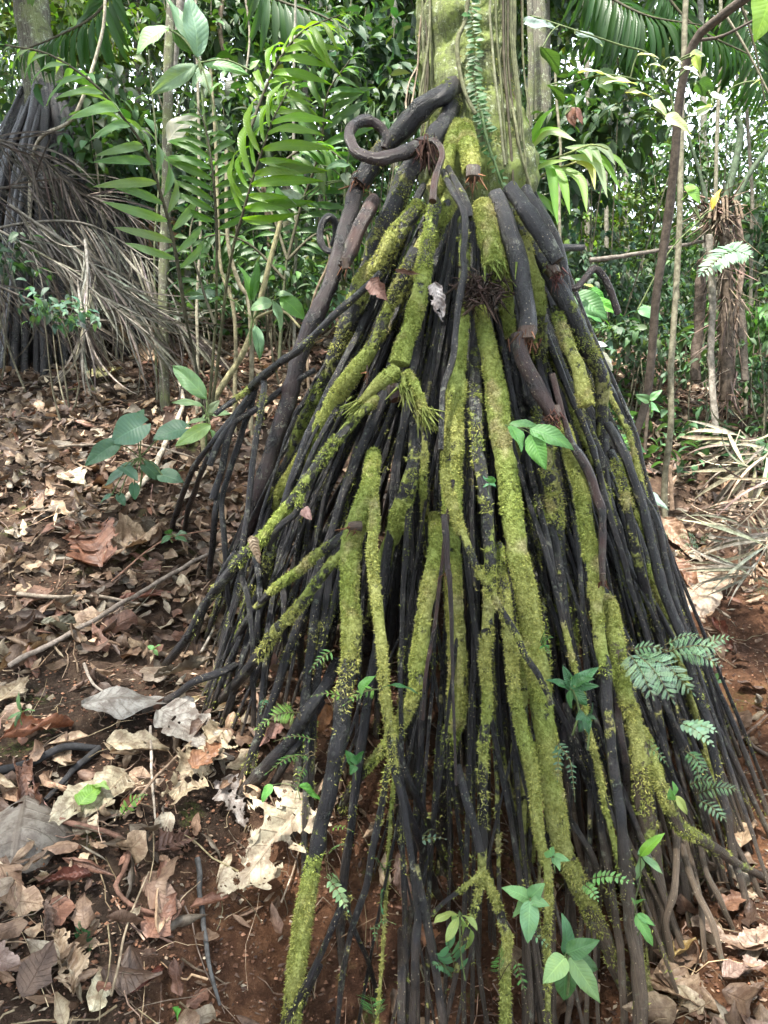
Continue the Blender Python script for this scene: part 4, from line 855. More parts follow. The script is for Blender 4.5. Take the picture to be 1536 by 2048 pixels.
def frond(mb, q, npair, wd, tm, ang=1.15, col=G1, up=None, taper='tri', droop=0.0, rw=.0012, rcol=(.10,.10,.04), wscale=1.0, start=.12, alt=0.0, matr=1, matl=0, szj=.06, angj=.06, tipk=.9, ups=.0):
    """pinnate frond along path q (metres)"""
    q = spline(np.asarray(q, float), .015); n = len(q); T_ = nrm(np.gradient(q, axis=0)); s = np.linspace(0, 1, n)
    if up is None: up = upv(q[0], q[-1], .45, .1)
    side = nrm(np.cross(up, T_)); nr = np.cross(T_, side)
    tube(mb, q, np.linspace(rw * 1.4, rw * .5, n), 6, matr, rcol, cap=False)
    us = start + (1 - start) * (np.arange(npair) + .5) / npair
    for sg in (-1, 1):
        u2 = np.clip(us + alt * sg / npair * .5, 0, 1); idx = np.clip((u2 * (n - 1)).astype(int), 0, n - 1)
        pr = {'tri': (1 - u2) ** .8 * .95 + .08, 'lens': np.sin(np.pi * np.clip(u2, 0, 1) ** .8) ** .55 * .9 + .1, 'flat': np.minimum(1, (1 - u2) * 5 + .35)}[taper]
        a = ang * (1 - .35 * u2 ** 2) + rng.normal(0, angj, npair); d = T_[idx] * np.cos(a)[:, None] + sg * side[idx] * np.sin(a)[:, None] + nr[idx] * (ups + rng.normal(0, .05, npair))[:, None] + np.array([0, 0, -droop])
        inst(mb, tm, q[idx], nrm(d), nrm(nr[idx] + rng.normal(0, .12, (npair, 3))), wd * pr * (1 + rng.normal(0, szj, npair)), jit(col, npair, .12), matl, wscale)
    inst(mb, tm, q[-1], T_[-1], nr[-1], wd * .3, jit(col, 1, .1)[0], matl, wscale)
def fern(label, base, Y, fr, col, tm=LOB, wpx=40, npair=11, name='fern', group=None, mat='fern', ang=1.15, taper='tri', mixu=.4, sag=.05, **kw):
    Y = frontY([p for f in fr for p in (f[:2], f[2:4])], Y); b = P(base[0], base[1], Y); t = thing(name, b, label, 'fern', group)
    for f in fr:
        x0, y0, x1, y1 = f[:4]; w_ = f[4] if len(f) > 4 else wpx; dy = f[5] if len(f) > 5 else -.06
        a = P(x0, y0, Y); e = P(x1, y1, Y + dy); m_ = (a + e) / 2 + np.array([0, 0, sag * 2 * np.linalg.norm(e - a)]) ; mb = MB()
        if math.hypot(x0 - base[0], y0 - base[1]) > 4: tube(mb, spline(np.array([b, (a + b) / 2 + [0, 0, .01], a]), .02), .0011, 6, 1, (.09,.07,.03))
        frond(mb, [a, m_, e], npair, w_ * .5 * Y / F_PX * 1.1, tm, ang, col, upv(a, e, mixu, .15), taper, **kw)
        mb.build('frond', [M[mat], M['stem']], t)
    return t
# -- left litter
plant('heart_leaf_plant','low plant with dark heart shaped leaves left of the thin roots','plant',(280,975),3.0,
 [(262,862,218,878,.95),(275,850,212,892,.0),(245,885,215,908),(222,890,172,930,.5),(300,880,352,855,.0),(335,868,300,872,.6)][:0] +
 [(285,850,222,885,.95),(228,888,170,932,.55),(370,858,306,880,.85),(290,930,322,962,.75),(256,938,210,972,.65),(246,936,275,962,.7),(325,950,368,965,.8),(270,850,288,818,.6),(222,992,200,1008,.8),(238,990,250,1012,.7),(268,970,270,1000,.7)],GB,asp=.8,heart=.22,stemw=4,hub=(280,915),droop=.5,mixu=.55)
plant('broadleaf_seedling','bright green broad leaved seedling at the left edge of the cone','seedling',(415,930),2.75,
 [(413,798,345,732,.36,.05,GP),(405,812,343,805,.28),(420,850,350,892,.34,-.1,(.25,.36,.16)),(412,830,400,850,.5),(418,828,440,800,.5),(422,860,432,895,.45,-.05,(.2,.33,.13)),(425,830,462,828,.35),(412,840,372,852,.3)],GP,'lance',stemw=5,hub=(415,835),asp=.4,droop=.9)
plant('broadleaf_seedling','dark green leafy sprig low in the litter under the left roots','seedling',(345,1085),2.5,[(340,1072,322,1088,.6),(340,1068,335,1060,.6),(350,1075,378,1085,.5),(352,1070,375,1068,.5)],(.03,.075,.03),mat='gloss',stemw=3,hub=(346,1072))
plant('herb_sprig','tiny three leaved green herb near the left slanting stick','herb',(308,1306),2.25,[(308,1298,295,1292,.55),(308,1297,322,1290,.55),(308,1299,316,1312,.55)],(.12,.25,.08),stemw=2)
plant('herb_sprig','small narrow leaved green herb at the lower left edge','herb',(44,1450),1.85,[(43,1422,38,1384,.3),(43,1424,14,1440,.3),(43,1424,70,1422,.3),(42,1426,30,1455,.3)],(.075,.16,.06),'lance',stemw=3,hub=(43,1424))
fern('small green fern between the grey leaf and the cream leaf',(240,1640),1.72,[(242,1632,292,1590,30)],(.17,.33,.08),LEAFLET,npair=8,taper='lens',wscale=1.7)
fern('dark green fern standing in the lower left soil',(170,1925),1.45,[(170,1915,160,1845,42),(172,1918,185,1895,20)],(.04,.12,.06),LEAFLET,npair=11,taper='lens',wscale=1.6)
plant('herb_sprig','tiny seedling on the soil at the bottom left centre','herb',(356,2040),1.35,[(356,2030,345,2015,.6),(356,2030,362,2018,.6)],(.1,.26,.05),stemw=2)
plant('herb_sprig','round green leaf in the bottom left corner','herb',(10,2048),1.27,[(0,2045,30,2015,.9)],(.06,.15,.06),stemw=2)
# -- centre
fern('bright yellow green fern left of the stout mossy root',(600,1440),1.92,[(600,1425,515,1455,62,-.12),(575,1420,580,1405,20)],(.20,.38,.10),LOB,npair=9,ang=1.0)
fern('fern frond crossing in front of the stout mossy root',(765,1380),1.66,[(757,1378,690,1408,46,-.04),(690,1395,625,1392,30,-.03)],(.17,.36,.06),LOB,npair=8,ang=1.0)
fern('feathery fern in the shade under the bright fern',(630,1510),1.95,[(630,1480,550,1482,26),(615,1510,535,1545,50,-.12),(610,1530,590,1600,30,-.1)],(.09,.22,.05),LOB,npair=9)
fern('dark blue green fern hanging beside the thin left roots',(540,1405),2.2,[(530,1398,522,1425,26)],(.05,.14,.07),LEAFLET,npair=6,wscale=1.5)
fern('green fern above the bright fern on the left roots',(670,1300),2.05,[(668,1300,622,1340,40,-.05)],(.08,.20,.05),LEAFLET,npair=10,wscale=.9)
plant('vine_leaf','two glossy leaves on a stalk over the centre roots','leaf sprig',(760,1380),1.64,[(720,1385,752,1352,.55,-.03),(775,1372,836,1388,.42,-.02,(.03,.10,.03))],(.10,.26,.05),mat='gloss',stemw=3)
plant('leaf_sprig','three leaves beside the lower stout mossy root','leaf sprig',(712,1560),1.85,[(708,1530,690,1500,.55),(712,1530,728,1502,.55),(710,1532,700,1550,.6),(700,1515,712,1530,.5)],(.045,.14,.04),mat='gloss',stemw=3,hub=(710,1530))
plant('leaf_sprig','pointed green leaves under the shady fern','leaf sprig',(600,1600),1.85,[(598,1573,650,1615,.38),(545,1570,525,1605,.5)],(.09,.24,.05),mat='leaf',stemw=2,hub=(595,1575))
fern('small bright fern tip right of the stout mossy root',(668,1655),1.75,[(668,1655,704,1662,22,-.03)],(.16,.34,.06),LEAFLET,npair=8,wscale=1.0,ang=1.3)
fern('pale spotted fern on the bank below the centre',(650,1720),1.72,[(655,1755,695,1820,36,-.06),(680,1765,650,1755,22),(660,1705,690,1690,24)],(.17,.27,.13),ROUND,npair=9,taper='lens')
fern('blue green fern standing on the bank in the middle',(762,1850),1.68,[(762,1845,762,1780,40,-.04)],(.055,.16,.09),LEAFLET,npair=6,taper='lens',wscale=1.6)
fern('small fern below the blue green one',(755,1900),1.66,[(748,1852,750,1878,26),(754,1850,790,1848,20)],(.06,.17,.07),LEAFLET,npair=4,wscale=1.6)
fern('broad lobed fern at the bottom centre right',(915,1960),1.55,[(912,1948,895,1890,70,-.05),(905,1950,868,1930,30)],(.075,.18,.09),LEAFLET,npair=6,taper='flat',wscale=1.7)
fern('leafy green fern at the bottom edge',(750,2040),1.5,[(748,2035,738,1992,60,-.03),(752,2036,772,2010,24)],(.08,.24,.08),LOB,npair=5,taper='flat')
plant('palmate_seedling','pale green seedling with drooping narrow leaves low in the centre','seedling',(930,1960),1.5,[(920,1832,868,1845,.33),(918,1832,892,1885,.3),(921,1835,928,1898,.36),(924,1832,955,1862,.3),(916,1830,905,1845,.35)],(.22,.33,.10),'obov',stemw=4,hub=(920,1826),droop=1.2,corr=.008)
fern('small lacy fern in front of the roots below centre',(850,1690),1.82,[(846,1680,890,1678,24,-.02),(846,1672,870,1660,18)],(.12,.2,.13),ROUND,npair=7)
fern('dim fern between the roots near the long brown leaf',(770,1750),1.82,[(768,1740,745,1715,26),(770,1742,790,1718,22)],(.07,.2,.06),LEAFLET,npair=6,wscale=1.4)
plant('herb_sprig','tiny green seedling growing on a lichen covered root','herb',(978,990),1.88,[(978,965,968,958,.55),(978,965,988,955,.55),(978,968,966,975,.5),(978,968,992,974,.5)],(.06,.19,.09),stemw=2,hub=(978,968))
# -- right on and in front of the cone
plant('veined_leaf_sprig','three large veined leaves in front of the black roots','leaf sprig',(1010,850),1.95,[(1020,852,1043,905,.62),(1062,868,1092,940,.52,-.05,(.08,.21,.045)),(1060,858,1148,900,.40,-.04),(1018,850,1090,862,.3)],(.07,.19,.055),mat='leaf',stemw=3,hub=(1030,858),corr=.01)
plant('glossy_shrublet','glossy dark leaved plant sprouting between the right hand roots','plant',(1145,1470),2.05,[(1140,1378,1092,1360,.36),(1142,1376,1198,1334,.38),(1142,1380,1143,1418,.5),(1146,1380,1175,1412,.5),(1146,1375,1198,1372,.36),(1140,1372,1135,1340,.5,0,(.10,.25,.06)),(1143,1374,1125,1330,.4),(1150,1374,1190,1358,.4)],(.045,.12,.05),mat='gloss',stemw=5,hub=(1143,1376),corr=.006)
plant('glossy_shrublet','smaller shaded leaf whorl below the glossy dark plant','plant',(1175,1500),2.1,[(1172,1432,1150,1440,.5),(1174,1432,1195,1440,.5),(1174,1434,1178,1470,.5),(1170,1435,1158,1465,.5),(1175,1430,1185,1405,.5)],(.035,.10,.045),mat='gloss',stemw=4,hub=(1174,1434))
plant('broadleaf_seedling','upper seedling of five broad matt leaves at the bottom right centre','seedling',(1075,1860),1.55,[(1058,1798,1003,1776,.48),(1060,1796,1090,1766,.6),(1062,1800,1100,1812,.55),(1060,1802,1055,1885,.50,-.06),(1058,1800,1025,1835,.5)],(.13,.26,.11),stemw=5,hub=(1060,1798),mixu=.35,corr=.006)
plant('broadleaf_seedling','lower seedling with large pale leaves at the bottom right centre','seedling',(1135,1990),1.48,[(1132,1908,1124,1826,.42,.04,(.06,.15,.06)),(1134,1906,1200,1880,.48,-.04,(.07,.17,.07)),(1130,1915,1086,1968,.62,-.06,(.20,.34,.14)),(1140,1914,1200,2005,.42,-.06,(.16,.31,.12)),(1134,1916,1128,2000,.45,.03,(.05,.13,.05)),(1140,1912,1195,1940,.4,.05,(.05,.12,.05))],(.1,.22,.09),stemw=6,hub=(1133,1910),mixu=.3,corr=.006)
plant('broadleaf_seedling','small pale leaved seedling above the upper broad leaved one','seedling',(1110,1745),1.72,[(1108,1712,1140,1722,.45),(1105,1715,1096,1735,.5),(1108,1716,1120,1742,.5),(1106,1712,1100,1700,.5)],(.14,.28,.13),stemw=3,hub=(1107,1714))
plant('grassy_seedling','bamboo like seedling with three slim leaves in front of the right roots','seedling',(1270,1800),1.8,[(1280,1712,1330,1666,.28,-.04,(.15,.34,.05)),(1278,1712,1272,1760,.4),(1284,1712,1325,1748,.32),(1276,1712,1285,1690,.3)],(.14,.27,.13),'lance',stemw=3,hub=(1280,1712))
fern('pale green ladder fern reaching right below the small seedling',(1175,1765),1.72,[(1180,1758,1265,1766,30,-.08),(1170,1770,1195,1800,28)],(.16,.33,.12),ROUND,npair=11,taper='lens',ang=1.4)
plant('broadleaf_seedling','two serrated pointed leaves right of the lower roots','seedling',(1275,1870),1.72,[(1272,1830,1306,1892,.36),(1270,1835,1290,1830,.4),(1275,1828,1310,1852,.42),(1270,1810,1262,1795,.5),(1275,1808,1292,1800,.5)],(.10,.23,.07),stemw=3,hub=(1270,1828),corr=.01,jag=.15)
fern('bright lobed fern at the bottom right of the mossy stem',(1000,1960),1.5,[(998,1950,1000,1895,44,-.03),(1030,1920,1050,1985,26)],(.10,.27,.07),LOB,npair=7,taper='flat')
fern('mint green fern tip beside the upper broad leaved seedling',(1060,1870),1.55,[(1062,1868,1108,1905,26,-.03)],(.2,.36,.2),LEAFLET,npair=9,wscale=1.3)
SF = (.16,.28,.18); SF2 = (.11,.24,.12)
fern('large silvery fern spreading over the right roots',(1255,1300),2.05,[(1255,1305,1305,1392,62,-.1),(1270,1305,1345,1400,64,-.12),(1290,1310,1385,1385,60,-.1),(1262,1300,1330,1300,34)],SF,LOB,npair=13,taper='lens')
fern('silvery fern reaching right above the red bank',(1330,1300),2.25,[(1330,1305,1448,1300,50,-.1),(1350,1310,1440,1330,44,-.1),(1400,1300,1462,1275,36,-.05),(1330,1290,1400,1270,26)],SF,LOB,npair=12,taper='lens')
fern('pale fern on the right roots over the brown pods',(1360,1440),2.2,[(1358,1445,1425,1490,34,-.08),(1380,1452,1430,1462,34,-.05)],SF,ROUND,npair=11,taper='lens')
fern('green fern dangling in the right roots',(1370,1500),2.15,[(1370,1502,1412,1545,36,-.08),(1378,1500,1400,1560,30,-.08)],SF2,LOB,npair=10,taper='lens')
fern('wide grey green fern at the right edge roots',(1395,1570),2.2,[(1390,1590,1475,1580,40,-.1),(1395,1600,1450,1640,34,-.08),(1380,1570,1430,1562,30)],SF,LOB,npair=12,taper='lens')
fern('small fern against the thick right root',(1300,1500),2.0,[(1300,1495,1335,1530,30,-.05),(1296,1480,1312,1500,20)],SF2,LOB,npair=8)
fern('lacy fern in the dark gap between the right roots',(1120,1500),2.15,[(1115,1490,1142,1525,36,-.04),(1118,1500,1115,1560,34,-.04),(1140,1520,1150,1600,26)],(.06,.13,.07),LEAFLET,npair=10,wscale=1.2)
fern('curled green fern at the foot of the dark hollow',(1088,1290),2.2,[(1080,1285,1098,1255,30),(1082,1290,1104,1275,30),(1084,1290,1100,1310,26)],(.06,.19,.06),LEAFLET,npair=8,wscale=1.2)
plant('leaf_sprig','pale upright leaves against the right slanting root','leaf sprig',(1352,1620),2.0,[(1350,1590,1345,1562,.5,0,(.12,.26,.07)),(1352,1592,1375,1630,.35,0,(.25,.3,.08)),(1345,1600,1340,1575,.5)],(.10,.22,.07),stemw=3)
plant('leaf_sprig','rosette of pale leaves on the red bank','leaf sprig',(1430,1370),2.7,[(1428,1362,1440,1345,.5),(1430,1364,1452,1366,.5),(1428,1366,1420,1380,.5),(1426,1362,1410,1355,.5)],(.10,.2,.1),stemw=3)
plant('leaf_sprig','single green leaf at the right edge of the bank','leaf sprig',(1536,1450),2.8,[(1540,1460,1524,1442,.7)],(.1,.28,.1),stemw=2)
fern('low fern on the right slope among dead leaves',(1400,1090),3.1,[(1395,1080,1350,1075,30),(1400,1085,1425,1065,26),(1398,1090,1360,1100,26)],SF,LOB,npair=8)
fern('blue green fern at the right edge of the slope',(1536,1180),3.1,[(1545,1165,1500,1165,40),(1545,1180,1495,1195,30)],(.07,.18,.10),LOB,npair=9)
plant('melastome_bush','bush with ribbed oval leaves behind the right side of the cone','bush',(1200,700),2.95,[(1175,580,1210,615,.62,0,(.10,.27,.07)),(1150,590,1215,640,.55,-.1,(.05,.15,.04)),(1160,600,1245,632,.3,0,(.12,.34,.05)),(1150,560,1165,560,.5),(1205,640,1220,655,.7,0,(.14,.38,.05)),(1180,690,1215,692,.45,0,(.6,.65,.6)),(1190,705,1226,742,.5,0,(.62,.68,.62)),(1150,570,1190,575,.6,0,(.35,.45,.33)),(1170,625,1205,645,.5)],(.06,.18,.05),stemw=5,hub=(1165,600),corr=.012)
plant('melastome_bush','leafy bush low behind the right side of the cone','bush',(1230,960),2.95,[(1230,880,1292,905,.55,0,(.07,.18,.06)),(1232,885,1265,880,.4,0,(.12,.36,.05)),(1255,890,1275,925,.5),(1285,985,1338,1020,.32,0,(.45,.55,.48)),(1300,1040,1335,1080,.35,0,(.2,.36,.25)),(1225,870,1240,880,.5)],(.06,.17,.06),stemw=4,hub=(1232,885),corr=.01)
plant('melastome_bush','small bright sprig with dark green leaf at the right','bush',(1300,830),3.6,[(1300,800,1325,780,.5),(1300,802,1270,790,.5),(1300,805,1320,825,.5)],(.13,.28,.13),stemw=3,hub=(1300,805))
# ================================================================== plants and trees further back
CL = leaf_t(4, 2, 'ovate', .46, .25, .9); CL2 = leaf_t(4, 2, 'lance', .26, .2, 1.1); STR = leaf_t(8, 2, 'strap', .12, .25, 1.0, twist=.3); STRW = leaf_t(12, 4, 'lance', .135, .25, 1.35, corr=.002, ncorr=1, wav=.02)
def stem(mb, pts, w, col, mat=0, ns=9, rough=.08, wob=.01, tp=.75):
    """pts: (px, py, Y); w: width in px at the first point"""
    q = np.array([P(*p) for p in pts]); r = np.linspace(1, tp, len(q)) * w * .5 * q[0, 1] / F_PX; s = spline(np.column_stack([q, r]), .05)
    s[:, :3] += wob * np.stack([N1(s[:, :3], 3), N2(s[:, :3], 3), 0 * s[:, 0]], -1); tube(mb, s[:, :3], s[:, 3], ns, mat, np.array(col), None, rough); return s
def sapling(pts, w, col, label, name='sapling', cat='sapling', branches=(), mat='stem', tp=.7, group='slender stems in the undergrowth', leaves=(), lcol=G1, lsz=.12):
    q0 = P(*pts[0]); g = float(H(q0[0], q0[1])); pts = list(pts)
    if q0[2] > g + .02 and pts[0][1] > pts[-1][1]:
        px, py, _ = proj(np.array([q0[0], q0[1], g - .05])); pts = [(float(px), float(py), pts[0][2])] + pts
    t = thing(name, (q0[0], q0[1], g), label, cat, group); mb = MB(); stem(mb, pts, w, col, tp=tp); mb.build('trunk' if w > 10 else 'stem', M[mat], t)
    for b in branches: mb = MB(); stem(mb, b[0], b[1], col); mb.build('branch', M[mat], t)
    for l in leaves:
        mb = MB(); px, py, Y, rx, ry, n = l; cloud(mb, px, py, Y, rx, ry, n, lsz, lcol); mb.build('foliage', M['leaf'], t)
    return t
def cloud(mb, px, py, Y, rx, ry, n, sz, col, tm=None, dep=.5, clump=7, mat=0, up=.5, cs=.35):
    """foliage: leaves gathered on short sprays inside an ellipsoid"""
    m_ = max(3, n // clump); v = rng.normal(size=(m_, 3)); v = v / np.linalg.norm(v, axis=1, keepdims=True) * rng.random((m_, 1)) ** .45
    yy = Y + v[:, 1] * dep; c = P(px + v[:, 0] * rx, py + v[:, 2] * ry, yy)
    k = rng.integers(0, m_, n); ax = nrm(rng.normal(size=(m_, 3)) * [1, 1, .35]); t = rng.random(n) * sz * 3.2
    pos = c[k] + ax[k] * t[:, None] + rng.normal(0, sz * .12, (n, 3)); sd_ = rng.normal(size=(n, 3)); d = nrm(ax[k] * .8 + sd_ * .75 + np.array([0, 0, -.35]))
    u = nrm(np.array([0, -.15, 1.0]) * up * 2 + rng.normal(0, .45, (n, 3)))
    inst(mb, tm or CL, pos, d, u, sz * (.55 + .75 * rng.random(n)), jit(col, n, cs, .12), mat)
def shrub(label, px, py, Y, rx, ry, n, sz, col, tm=None, name='understory_shrub', cat='shrub', nst=4, group='shrubs behind the stilt palm', mat='leaf', dep=.5, trunk=5, scol=(.13,.12,.08)):
    c = P(px, py, Y); g = float(H(c[0], c[1])); t = thing(name, (c[0], c[1], g), label, cat, group); mb = MB(); cloud(mb, px, py, Y, rx, ry, n, sz, col, tm, dep); mb.build('foliage', M[mat], t)
    mb = MB()
    for k in range(nst):
        a = rng.normal(0, .5); e = P(px + a * rx, py - ry * (.2 + .6 * rng.random()), Y + rng.normal(0, .2)); b = np.array([c[0] + rng.normal(0, .06), c[1] + rng.normal(0, .06), g - .05])
        q = spline(np.array([b, (b * .6 + e * .4) + rng.normal(0, .05, 3), e]), .12); tube(mb, q, np.linspace(1, .3, len(q)) * trunk * .5 * Y / F_PX, 6, 0, scol)
    mb.build('stem', M['stem'], t); return t
# -- neighbour stilt palm at the left
def far_palm():
    Yb = 5.6; ax, bx = P(60, -120, Yb), P(92, 215, Yb); b0 = P(100, 640, Yb); t = thing('stilt_palm', (b0[0], Yb, float(H(b0[0], Yb))), 'second palm on black stilt roots behind the straw heap at the left', 'palm tree')
    mb = MB(); q = np.array([P(48, -250, Yb), P(62, 0, Yb), P(80, 120, Yb), P(95, 210, Yb), P(100, 290, Yb)]); r = np.array([31, 31, 33, 42, 30]) * Yb / F_PX; s = spline(np.column_stack([q, r]), .05); tube(mb, s[:, :3], s[:, 3], 20, 0, None, np.zeros((len(s), 3)), .08)
    mb.build('trunk', [M['grey']], t)
    oth = MB()
    for i in range(96):
        ph = (i * 2.39996) % (2 * np.pi) if i % 3 else rng.normal(0, .9); top = P(96 + rng.normal(0, 10), 175 + 90 * rng.random(), Yb); r_ = (.6 + .32 * rng.random())
        bx_, by_ = top[0] + .02 + r_ * math.sin(ph) * 1.05, Yb - r_ * math.cos(ph); bot = np.array([bx_, by_, float(H(bx_, by_)) - .05]); st = top + np.array([math.sin(ph), -math.cos(ph), 0]) * .13
        m1 = st * .62 + bot * .38 + np.array([math.sin(ph), -math.cos(ph), 0]) * .05 + np.array([0, 0, .08]); q = spline(np.array([st, m1, bot]), .08); rr = .016 + .022 * rng.random()
        hid = math.cos(ph) < 0 or i > 60; o_ = oth if hid else MB(); tube(o_, q, np.linspace(rr, rr * .8, len(q)), 7, 0, None, np.tile([[.1 * (rng.random() < .4), 0, .1]], (len(q), 1)), .1, i)
        if not hid: o_.build('root', M['root'], t)
    tag(oth.build('inner_roots', M['root'], t), kind='stuff')
far_palm()
# -- dead fronds
def deadfrond(pts, nl, ln, w, col, label, droop=.9, group='dead palm fronds', name='dead_palm_frond', ang=.5, rw=6, spread=.25, ws=1.0, sides=(-1, 1)):
    q = np.array([P(*p) for p in pts]); s = spline(q, .04); t = thing(name, q[0], label, 'palm frond', group); mb = MB(); tube(mb, s, np.linspace(1, .4, len(s)) * rw * .5 * q[0, 1] / F_PX, 7, 0, np.array(col)); mb.build('rachis', M['straw'], t)
    mb = MB(); T_ = nrm(np.gradient(s, axis=0)); tm = leaf_t(9, 2, 'lance', w / ln * ws, .5, 1.0, 0, 0, 1, 0, .6, .0)
    for sg in sides:
        i = rng.integers(1, len(s), nl); side = nrm(np.cross(T_[i], nrm(CAM - s[i]))) * sg
        d = nrm(T_[i] * np.cos(ang) + side * np.sin(ang) + rng.normal(0, spread, (nl, 3)) + np.array([0, 0, -droop])); inst(mb, tm, s[i], d, nrm(rng.normal(0, .6, (nl, 3)) + [0, -1, .3]), ln * (.5 + .6 * rng.random(nl)), jit(col, nl, .3))
    mb.build('leaflets', M['straw'], t); return t
SC_ = (.17,.155,.13); SD = (.085,.072,.06)
deadfrond([(-60,470,4.6),(60,445,4.5),(180,450,4.4),(300,520,4.3)], 46, .75, .014, SC_, 'greyest dead frond draped over the left stilt roots, its leaflets hanging straight down', 1.3, spread=.18)
deadfrond([(-60,380,4.7),(80,375,4.7),(200,400,4.6),(290,450,4.5)], 36, .6, .012, SD, 'brown dead frond lying level across the left palm roots', .35, spread=.35)
deadfrond([(20,410,4.5),(150,500,4.4),(230,570,4.2),(350,640,4.1)], 50, .7, .013, SC_, 'pale dead frond sloping from the left palm down to the right', .25, ang=.25, spread=.16)
deadfrond([(-40,440,4.4),(120,530,4.3),(210,600,4.1),(300,670,4.0)], 36, .6, .012, SC_, 'lower pale dead frond sloping down beside the grey sapling', .3, ang=.25, spread=.2)
deadfrond([(-30,560,4.2),(60,600,4.2),(170,640,4.1)], 40, .45, .012, SD, 'short dead frond on the litter under the straw heap', .6, spread=.3)
deadfrond([(-40,270,4.6),(60,300,4.6),(140,360,4.6)], 40, .55, .012, SD, 'uppermost dead frond crossing the left palm with brown curled tips', .8, spread=.35)
deadfrond([(170,480,4.3),(175,540,4.2),(172,650,4.1)], 34, .5, .016, (.42,.38,.33), 'bundle of bleached leaflets hanging beneath the straw heap', 1.8, spread=.15)
deadfrond([(1545,900,3.3),(1500,935,3.3),(1470,900,3.4),(1480,860,3.5)], 26, .34, .018, (.30,.27,.20), 'dry fan of leaflets on the right slope', .7, ang=.9, spread=.3, ws=1.2)
deadfrond([(1560,1040,3.0),(1540,1080,3.0),(1500,1150,2.95)], 30, .36, .015, (.38,.35,.28), 'pale dry leaflets fanned toward the trail at the right edge', .25, ang=1.3, spread=.3, sides=(1,), ws=1.1)
deadfrond([(1560,940,3.1),(1540,990,3.1),(1470,1060,3.1)], 22, .34, .015, (.28,.24,.18), 'middle bunch of dry leaflets at the right edge', .3, ang=1.2, spread=.35)
# -- slender stems, left
GY = (.2,.2,.15); GN = (.11,.13,.065); BN = (.075,.058,.045)
sapling([(330,790,4.3),(326,600,4.3),(330,420,4.3),(338,200,4.3),(345,-80,4.3)], 21, GY, 'smooth pale grey sapling trunk, straightest at the left', tp=.85, mat='grey')
sapling([(312,700,4.4),(308,500,4.4),(316,330,4.4),(300,100,4.4)], 5, GN, 'thin stem right against the grey sapling')
sapling([(408,850,3.7),(440,780,3.7),(490,700,3.7),(520,610,3.7),(545,500,3.7),(562,430,3.7)], 15, (.24,.22,.12), 'greenish sapling leaning right from the leafy seedling', tp=.6, branches=[([(505,640,3.7),(560,620,3.65),(600,655,3.6)], 6)])
sapling([(470,770,3.9),(468,620,3.9),(440,520,3.9),(432,300,3.9),(420,120,3.9)], 9, (.2,.18,.11), 'slim upright stem with pale bark left of the cone', tp=.6)
sapling([(393,740,4.1),(398,560,4.1),(400,300,4.1),(392,-60,4.1)], 7, (.25,.23,.17), 'thin straight stem between the grey sapling and the fronds')
sapling([(500,620,3.9),(480,570,3.9),(455,480,3.9),(452,300,3.9)], 10, (.2,.18,.12), 'slightly crooked stem behind the bright fronds')
sapling([(590,600,4.4),(594,480,4.4),(588,250,4.4),(592,-60,4.4)], 7, (.24,.23,.19), 'thin stem seen behind the curled root')
sapling([(620,640,4.0),(660,520,4.0),(655,470,4.0)], 6, (.2,.15,.1), 'short brown arching stem beside the curled root')
sapling([(365,-60,4.8),(352,60,4.8),(345,160,4.8)], 22, (.22,.2,.17), 'knotty trunk top at the upper left behind big leaves')
sapling([(575,520,6.5),(572,250,6.5),(578,-80,6.5)], 18, (.2,.19,.16), 'pale trunk deep in the forest left of the palm', mat='grey')
sapling([(545,560,6.0),(515,300,6.0),(445,80,6.0),(455,-60,6.0)], 11, (.2,.15,.10), 'brown crooked stem crossing behind the fronds')
sapling([(60,330,5.0),(150,230,4.6),(200,80,4.6),(215,-40,4.6)], 7, (.33,.3,.23), 'pale thin vine stem slanting over the left palm')
# -- slender stems, right
sapling([(1262,905,3.9),(1295,780,3.9),(1312,600,3.8),(1340,420,3.7),(1352,230,3.6),(1385,90,3.5),(1440,35,3.4),(1500,-10,3.3)], 17, BN, 'dark brown sapling bending right at the top', tp=.85, branches=[([(1398,80,3.5),(1450,70,3.5),(1545,20,3.4)], 6)])
sapling([(1338,850,4.0),(1350,640,4.0),(1362,400,4.0),(1366,200,4.0),(1370,-60,4.0)], 13, (.17,.16,.11), 'straight grey green stem right of the dark brown sapling', tp=.8)
sapling([(1290,870,4.6),(1310,640,4.6),(1322,560,4.6),(1345,400,4.6)], 8, BN, 'thin dark stem leaning beside the brown sapling')
sapling([(1060,240,6.5),(1062,100,6.5),(1058,-80,6.5)], 15, (.27,.25,.19), 'thinner of two pale trunks right behind the main palm trunk', mat='grey')
sapling([(1085,260,6.8),(1080,100,6.8),(1072,-80,6.8)], 36, (.27,.25,.2), 'thicker of two pale trunks right behind the main palm trunk', mat='grey')
sapling([(1118,560,4.6),(1120,350,4.6),(1112,120,4.6)], 7, (.2,.19,.13), 'thin green stem right of the strap leaved clump')
sapling([(1432,700,6.2),(1430,400,6.2),(1440,150,6.2),(1442,-60,6.2)], 9, (.2,.19,.14), 'slim trunk deep in the right hand forest')
sapling([(1500,660,5.6),(1502,400,5.6),(1490,100,5.6),(1500,-60,5.6)], 8, (.2,.18,.14), 'slim trunk near the right edge of the forest')
sapling([(1215,690,7.0),(1212,400,7.0),(1222,100,7.0),(1220,-60,7.0)], 10, (.2,.19,.15), 'upright trunk in the bright gap on the right')
sapling([(1170,660,7.6),(1176,300,7.6),(1170,-60,7.6)], 13, (.17,.16,.13), 'dark trunk left of the bright gap on the right')
sapling([(1260,680,8.2),(1250,300,8.2),(1262,-60,8.2)], 12, (.15,.15,.12), 'far trunk in the middle of the bright gap')
